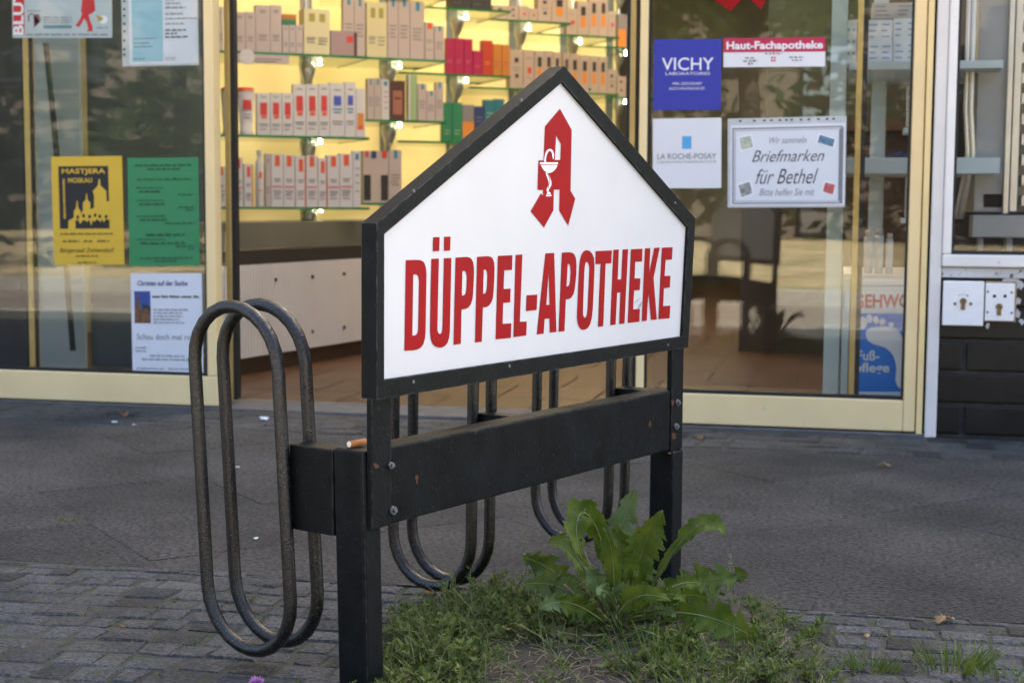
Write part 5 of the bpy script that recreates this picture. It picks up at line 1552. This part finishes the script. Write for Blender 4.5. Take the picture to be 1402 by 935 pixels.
# low growth in the paving joints
for (px, py, n) in [(640, 870, 1)] + [(rnd.uniform(0, 460), rnd.uniform(800, 935), 2) for _ in range(26)] + [(rnd.uniform(1130, 1402), rnd.uniform(850, 935), 3) for _ in range(26)] + [(95 + rnd.uniform(-12, 12), 713 + rnd.uniform(-2, 2), 2) for _ in range(10)]:
    p = G_(px, py)
    for _ in range(n):
        sprig(mb, (p.x + rnd.uniform(-.012, .012), p.y + rnd.uniform(-.008, .008), -.003), rnd, rnd.uniform(.006, .02), 6, 1.2, .006)
o = mb.build('ground_cover', [WEED, STEMM, GRASSM, mat('dry straw', (0.24, 0.19, 0.10), .8, vary=.4, vscale=60), mat('soil crumb', (0.075, 0.062, 0.048), .95, vary=.4, vscale=120)], top=True, fix=False)
tag(o, 'mat of small-leaved green knotgrass over the soil bed and paving joints', 'weeds', kind='stuff')

def grass_tuft(px, py, n, h, spread, seed, label, mat_=None):
    rnd = random.Random(seed)
    b = G_(px, py, 0.004)
    q = MB()
    for _ in range(n):
        a = rnd.uniform(0, 6.28); r_ = spread * rnd.random() ** .5
        p = b + Vector((math.cos(a) * r_ * 1.6, math.sin(a) * r_, -.006))
        d = Vector((math.cos(a) * rnd.uniform(.1, .7), math.sin(a) * rnd.uniform(.1, .7), 1)).normalized()
        L = h * rnd.uniform(.5, 1.1); w = rnd.uniform(.0008, .0017)
        side = d.cross(Vector((rnd.uniform(-1, 1), rnd.uniform(-1, 1), .1))).normalized()
        pts = []
        for k in range(6):
            t_ = k / 5
            pts.append((p + d * L * t_ + Vector((d.x, d.y, -.25)) * L * .55 * t_ * t_, w * (1 - t_ ** 2)))
        vs = []
        for c_, ww in pts: vs += [c_ - side * ww, c_ + side * ww]
        q.add(vs, [(2 * k, 2 * k + 1, 2 * k + 3, 2 * k + 2) for k in range(5)], 0, True)
    o = q.build('grass_tuft', mat_ or GRASSM, top=True, fix=False)
    tag(o, label, 'grass', 'grass tufts')
grass_tuft(1305, 912, 80, .052, .030, 1, 'largest grass tuft growing in the cobbles at the lower right')
grass_tuft(1192, 912, 70, .030, .022, 2, 'low grass tuft in the cobbles left of the largest tuft')
grass_tuft(900, 925, 75, .085, .030, 3, 'long-bladed grass tuft in front of the tall weed')
grass_tuft(955, 930, 60, .060, .035, 4, 'grass tuft in the soil below the low right leaf')
grass_tuft(1065, 905, 55, .045, .035, 5, 'grass tuft at the right edge of the soil bed')
grass_tuft(853, 900, 40, .035, .02, 6, 'short grass tuft at the foot of the tall weed')
grass_tuft(1380, 925, 50, .030, .03, 7, 'low grass tuft at the lower right corner')
grass_tuft(1110, 925, 40, .035, .025, 8, 'sparse grass tuft between soil bed and cobbles')

# ---- the tall lobed weed
LEAFA = leaf_mat('fresh green leaf', (0.050, 0.094, 0.007), (0.125, 0.170, 0.020), 38.0, 0.62, 0.30)
LEAFB = leaf_mat('pale leaf underside', (0.095, 0.150, 0.045), (0.15, 0.21, 0.075), 26.0, 0.5, 0.35)
LEAFC = leaf_mat('withered leaf', (0.16, 0.13, 0.045), (0.10, 0.11, 0.035), 30.0, 0.7, 0.2)
RIBM = mat('pale leaf rib', (0.22, 0.26, 0.10), 0.5, vary=0.2, vscale=60)
RIBR = mat('reddish leaf rib', (0.14, 0.11, 0.05), 0.5, vary=0.3, vscale=60)
TZ = 2.10
def bez(P, t):
    P = [Vector(p) for p in P]
    while len(P) > 1: P = [P[i].lerp(P[i + 1], t) for i in range(len(P) - 1)]
    return P[0]
PLANT = thing('tall_weed', 'tall leafy weed with toothed dandelion-like leaves beside the right rack post', 'weed', (G_(850, 866) + UP * .008).to_tuple())
def leaf(path, dz, W, m, lobes=7, depth=.45, roll=0.0, fold=.35, rib=RIBM, petiole=.16, seed=0, peak=.68, narrow=1.0):
    """path: photo pixels with a depth offset per point; W half width in metres; roll turns the blade about its rib"""
    rnd = random.Random(seed)
    P = [at_depth(px, py, TZ + d) for (px, py), d in zip(path, dz)]
    N = 72
    W *= 0.80
    mid = [bez(P, k / N) for k in range(N + 1)]
    view = (CAM - P[len(P) // 2]).normalized()
    vs, fs = [], []
    K = 6
    ph = rnd.uniform(0, 6)
    for k in range(N + 1):
        t = k / N
        tg = (mid[min(k + 1, N)] - mid[max(k - 1, 0)]).normalized()
        side = tg.cross(view)
        if side.length < 1e-4: side = tg.orthogonal()
        side.normalize()
        nn = side.cross(tg).normalized()
        rr = roll + .25 * math.sin(t * 5 + ph)
        s2 = side * math.cos(rr) + nn * math.sin(rr); n2 = nn * math.cos(rr) - side * math.sin(rr)
        if t < petiole: base = .10 + .12 * t / petiole
        else:
            u = (t - petiole) / (1 - petiole); pk = peak
            base = .2 + .8 * (math.sin(min(u / pk, 1) * math.pi / 2) if u < pk else math.cos((u - pk) / (1 - pk) * math.pi / 2) ** .8 )
            if u >= pk: base = max(base - .2 * (u - pk) / (1 - pk), 0.0)
        for sg in (-1, 1):
            pass
        row = []
        for j in range(-3, 4):
            sg = -1 if j < 0 else 1
            fr = abs(j) / 3
            saw = ((t * lobes * 1.2 + .10 * math.sin(t * 17 + ph) + (.13 if sg > 0 else .45)) % 1.0)
            lob = 1 - min(depth * 1.35, .8) * (saw ** 1.1) * (1 if .12 < t < .93 else .15)
            fine = 1 - .20 * ((t * lobes * 4.7 + .3 * sg) % 1.0)
            w = W * base * lob * fine
            rip = (math.sin(t * 26 + j * .7 + ph) * .0030 + math.sin(t * 61 + j * 1.9) * .0012) * fr * (W / .028)
            row.append(mid[k] + s2 * (w * j / 3) + n2 * (fold * w * fr ** 1.3 + rip) + tg * (w * .25 * fr * (-1 if lobes else 0)))
        vs += row
    for k in range(N):
        for j in range(K):
            a = k * 7 + j
            if 14 < k < 66 and rnd.random() < .008: continue
            fs.append((a, a + 1, a + 8, a + 7))
    o = MB().add(vs, fs, 0, True).build('leaf', m, PLANT, fix=False)
    MB().tube([p + (CAM - p).normalized() * .0008 for p in mid[::4]], .001, 6, radii=[max(.0019 * (1 - k / (N / 4)) , .0004) for k in range(len(mid[::4]))]).build('rib', rib, o)
leaf([(846, 858), (838, 800), (835, 740), (872, 668)], (0, .05, .08, .06), .036, LEAFB, 8, .30, .1, .15, RIBM, .22, 1)
leaf([(852, 858), (866, 800), (876, 740), (908, 700)], (0, -.02, -.02, -.04), .041, LEAFA, 8, .28, -.2, .3, RIBR, .2, 2)
leaf([(838, 860), (846, 790), (812, 640), (770, 688), (797, 768)], (0, -.04, -.07, -.09, -.09), .032, LEAFA, 7, .30, .3, .35, RIBM, .2, 3)
leaf([(858, 852), (905, 800), (935, 690), (985, 705), (992, 734)], (0, -.02, -.03, -.03, -.03), .021, LEAFA, 8, .25, .7, .4, RIBR, .2, 4)
leaf([(862, 842), (915, 800), (965, 795), (1026, 786)], (.03, .05, .06, .06), .043, LEAFA, 6, .6, .1, .25, RIBR, .12, 5)
leaf([(862, 846), (930, 828), (985, 840), (1044, 880)], (-.04, -.08, -.10, -.10), .040, LEAFA, 6, .45, -.2, .3, RIBM, .2, 6)
leaf([(846, 842), (860, 815), (885, 806), (919, 822)], (-.06, -.09, -.11, -.12), .026, LEAFA, 2, .1, .2, .15, RIBM, .12, 7, .35)
leaf([(836, 858), (812, 800), (785, 730), (750, 742)], (0, -.02, -.03, -.04), .025, LEAFA, 7, .35, -.3, .35, RIBR, .25, 8)
leaf([(834, 860), (795, 815), (765, 790), (716, 800)], (0, -.02, -.03, -.03), .034, LEAFB, 7, .4, .2, .3, RIBM, .2, 9)
leaf([(832, 862), (790, 800), (750, 770), (714, 762)], (.04, .06, .07, .07), .032, LEAFA, 6, .45, -.2, .3, RIBM, .2, 10)
leaf([(842, 858), (840, 810), (845, 750), (826, 722)], (0, -.06, -.07, -.07), .024, LEAFA, 7, .3, .5, .5, RIBM, .25, 11)
leaf([(848, 858), (860, 800), (842, 750), (848, 715)], (.02, .02, .03, .03), .032, LEAFA, 7, .35, -.4, .3, RIBR, .2, 12)
leaf([(866, 858), (905, 870), (950, 890), (985, 905)], (-.05, -.1, -.13, -.15), .022, LEAFA, 7, .4, .2, .3, RIBM, .15, 13)
leaf([(830, 868), (800, 872), (770, 868), (735, 855)], (-.06, -.09, -.09, -.08), .016, LEAFC, 5, .35, .1, .3, RIBM, .1, 14)
leaf([(868, 858), (940, 862), (1010, 870), (1060, 905)], (-.02, -.03, -.05, -.06), .030, LEAFA, 6, .4, .5, .3, RIBM, .2, 15)
leaf([(838, 860), (812, 840), (790, 820), (752, 822)], (-.03, -.07, -.09, -.1), .026, LEAFA, 6, .4, .3, .3, RIBM, .15, 16)
leaf([(846, 862), (832, 830), (815, 790), (800, 775)], (-.02, -.05, -.07, -.08), .022, LEAFB, 6, .3, -.5, .4, RIBM, .2, 17)
leaf([(852, 862), (880, 830), (890, 780), (870, 752)], (.02, .04, .05, .05), .030, LEAFB, 7, .3, .3, .3, RIBM, .2, 18)
rl = random.Random(77)
for k in range(16):
    an = rl.uniform(-2.9, 2.9); ln_ = rl.uniform(50, 125)
    tx, ty = 850 + math.sin(an * .55) * ln_ * 1.1, 862 - abs(math.cos(an * .55)) * ln_ * rl.uniform(.5, 1.1)
    cxp, cyp = 850 + (tx - 850) * .45 + rl.uniform(-8, 8), 862 - (862 - ty) * .8 - 10
    dd = rl.uniform(-.12, .08)
    leaf([(850 + rl.uniform(-8, 8), 864), (cxp, cyp), (tx + rl.uniform(-8, 8), ty - 6), (tx + (tx - 850) * .12, ty + rl.uniform(0, 18))], (0, dd * .6, dd, dd), rl.uniform(.013, .022), rl.choice([LEAFA, LEAFA, LEAFB]), rl.choice([6, 7, 8]), rl.uniform(.3, .5), rl.uniform(-.6, .6), rl.uniform(.25, .5), rl.choice([RIBM, RIBR]), rl.uniform(.2, .35), 100 + k)
for (a_, b_, r_, m_, sd_) in [((835, 868), (795, 742), .0016, RIBR, 1), ((832, 866), (772, 800), .0022, RIBR, 2), ((840, 868), (836, 780), .0026, RIBM, 3), ((848, 870), (905, 815), .002, RIBR, 4)]:
    MB().tube([at_depth(a_[0], a_[1], TZ - .02), at_depth((a_[0] + b_[0]) / 2 + 4, (a_[1] + b_[1]) / 2, TZ - .04), at_depth(*b_, TZ - .05)], r_, 6).build('stalk', m_, PLANT)
# thin seed stalks
def seed_stalk(px, py, top, label, seed):
    rnd = random.Random(seed)
    b = G_(px, py); e = at_depth(top[0], top[1], (b - CAM).dot(ROT @ Vector((0, 0, -1))))
    t = thing('seed_stalk', label, 'weed', b.to_tuple())
    MB().tube([b, b.lerp(e, .5) + Vector((.003, 0, 0)), e], .0008, 5).build('stalk', STEMM, t)
    q = MB()
    for k in range(70):
        f_ = rnd.uniform(.35, 1.0); p = b.lerp(e, f_)
        a = Vector((rnd.uniform(-1, 1), rnd.uniform(-1, 1), rnd.uniform(0, .8))).normalized()
        c_ = a.orthogonal().normalized(); s = .0035
        q.add([p, p + a * s * .6 + c_ * s * .35, p + a * s * 1.1, p + a * s * .6 - c_ * s * .35], [(0, 1, 2, 3)])
    q.build('seed_head', mat('pale seed head', (0.24, 0.25, 0.12), .8, vary=.3, vscale=200), t, fix=False)
seed_stalk(717, 822, (719, 735), 'upright plantain seed stalk left of the tall weed', 1)
seed_stalk(1004, 815, (999, 757), 'small seedling stalk right of the tall weed', 2)
seed_stalk(972, 918, (960, 868), 'brownish seed stalk in front of the low right leaf', 3)
seed_stalk(1082, 912, (1078, 872), 'thin seed stalk at the right edge of the soil bed', 4)

# ---- dead leaves and litter
DEAD = [mat('dead brown leaf', (0.20, 0.095, 0.04), .8, vary=.4, vscale=90), mat('dead tan leaf', (0.30, 0.19, 0.09), .8, vary=.35, vscale=90)]
def dead_leaf(px, py, size, seed, label, m):
    rnd = random.Random(seed)
    b = G_(px, py, .004)
    a0 = rnd.uniform(0, 6.28); n = 22
    vs = [b + UP * .004]
    for k in range(n):
        a = a0 + 2 * math.pi * k / n
        r_ = size * (.62 + .38 * math.cos(2 * (a - a0))) * (1 - .28 * (k % 3 == 1)) * rnd.uniform(.85, 1.1)
        vs.append(b + Vector((math.cos(a) * r_, math.sin(a) * r_, .35 * size * abs(math.sin(a - a0)) ** 2 + rnd.uniform(0, .2) * size)))
    q = MB().add(vs, [(0, 1 + k, 1 + (k + 1) % n) for k in range(n)], 0, True)
    o = q.build('dead_leaf', m, top=True, fix=False)
    md = o.modifiers.new('thick', 'SOLIDIFY'); md.thickness = .0006
    tag(o, label, 'leaf', 'dead leaves on the ground')
dead_leaf(1292, 850, .020, 1, 'curled tan leaf lying on the paving at the right', DEAD[1])
dead_leaf(1210, 638, .018, 2, 'brown leaf on the paving just before the brick pier', DEAD[1])
dead_leaf(1187, 871, .010, 3, 'tiny pale leaf on the cobbles right of the soil bed', DEAD[1])
dead_leaf(588, 812, .018, 4, 'brown leaf below the middle wheel loops', DEAD[0])
dead_leaf(572, 928, .024, 5, 'orange-brown leaf at the bottom edge beside the left post', DEAD[0])
dead_leaf(617, 918, .018, 6, 'brown crumpled leaf among the knotgrass near the bottom edge', DEAD[0])
dead_leaf(170, 569, .030, 7, 'brown leaf by the left window sill', DEAD[0])
dead_leaf(960, 600, .020, 8, 'dark brown leaf under the right window sill', DEAD[0])
dead_leaf(165, 858, .008, 9, 'tiny orange leaf crumb on the cobbles at the left', DEAD[0])
dead_leaf(938, 823, .022, 10, 'brown leaf under the big right leaf of the weed', DEAD[0])
dead_leaf(870, 905, .014, 11, 'brown leaf on the bare soil in front of the weed', DEAD[0])
def scrap(px, py, s, seed, label):
    rnd = random.Random(seed); b = G_(px, py, .003)
    n = 9
    vs = [b + UP * s * .5] + [b + Vector((math.cos(a * .698) * s * rnd.uniform(.6, 1.2), math.sin(a * .698) * s * rnd.uniform(.5, 1), rnd.uniform(0, .5) * s)) for a in range(n)]
    o = MB().add(vs, [(0, 1 + k, 1 + (k + 1) % n) for k in range(n)]).build('paper_scrap', PAPERW, top=True, fix=False)
    md = o.modifiers.new('thick', 'SOLIDIFY'); md.thickness = .0005
    tag(o, label, 'litter', 'scraps of litter')
scrap(363, 574, .016, 1, 'crumpled white paper scrap by the open door')
scrap(157, 578, .008, 2, 'small white scrap under the left window sill')
scrap(184, 582, .007, 3, 'flat pale scrap beside the brown leaf under the left window')
scrap(326, 640, .006, 4, 'tiny white scrap on the paving behind the left wheel loops')
scrap(350, 737, .005, 5, 'tiny pale scrap low behind the left wheel loops')

# pink clover flower at the bottom edge
b = G_(350, 962); tp = at_depth(351, 936, (b - CAM).dot(ROT @ Vector((0, 0, -1))))
t = thing('clover_flower', 'pink clover flower head at the bottom edge, left of the post', 'flower', b.to_tuple())
MB().tube([b, tp], .0012, 6).build('stem', STEMM, t)
q = MB(); rnd = random.Random(6)
for _ in range(150):
    d = Vector((rnd.uniform(-1, 1), rnd.uniform(-1, 1), rnd.uniform(-.3, 1))).normalized()
    c_ = d.orthogonal().normalized(); L = .011 * rnd.uniform(.8, 1.1)
    q.add([tp, tp + d * L * .6 + c_ * .0012, tp + d * L, tp + d * L * .6 - c_ * .0012], [(0, 1, 2, 3)])
q.build('petals', mat('pink clover petal', (0.55, 0.22, 0.50), .6, vary=.2, vscale=200), t, fix=False)
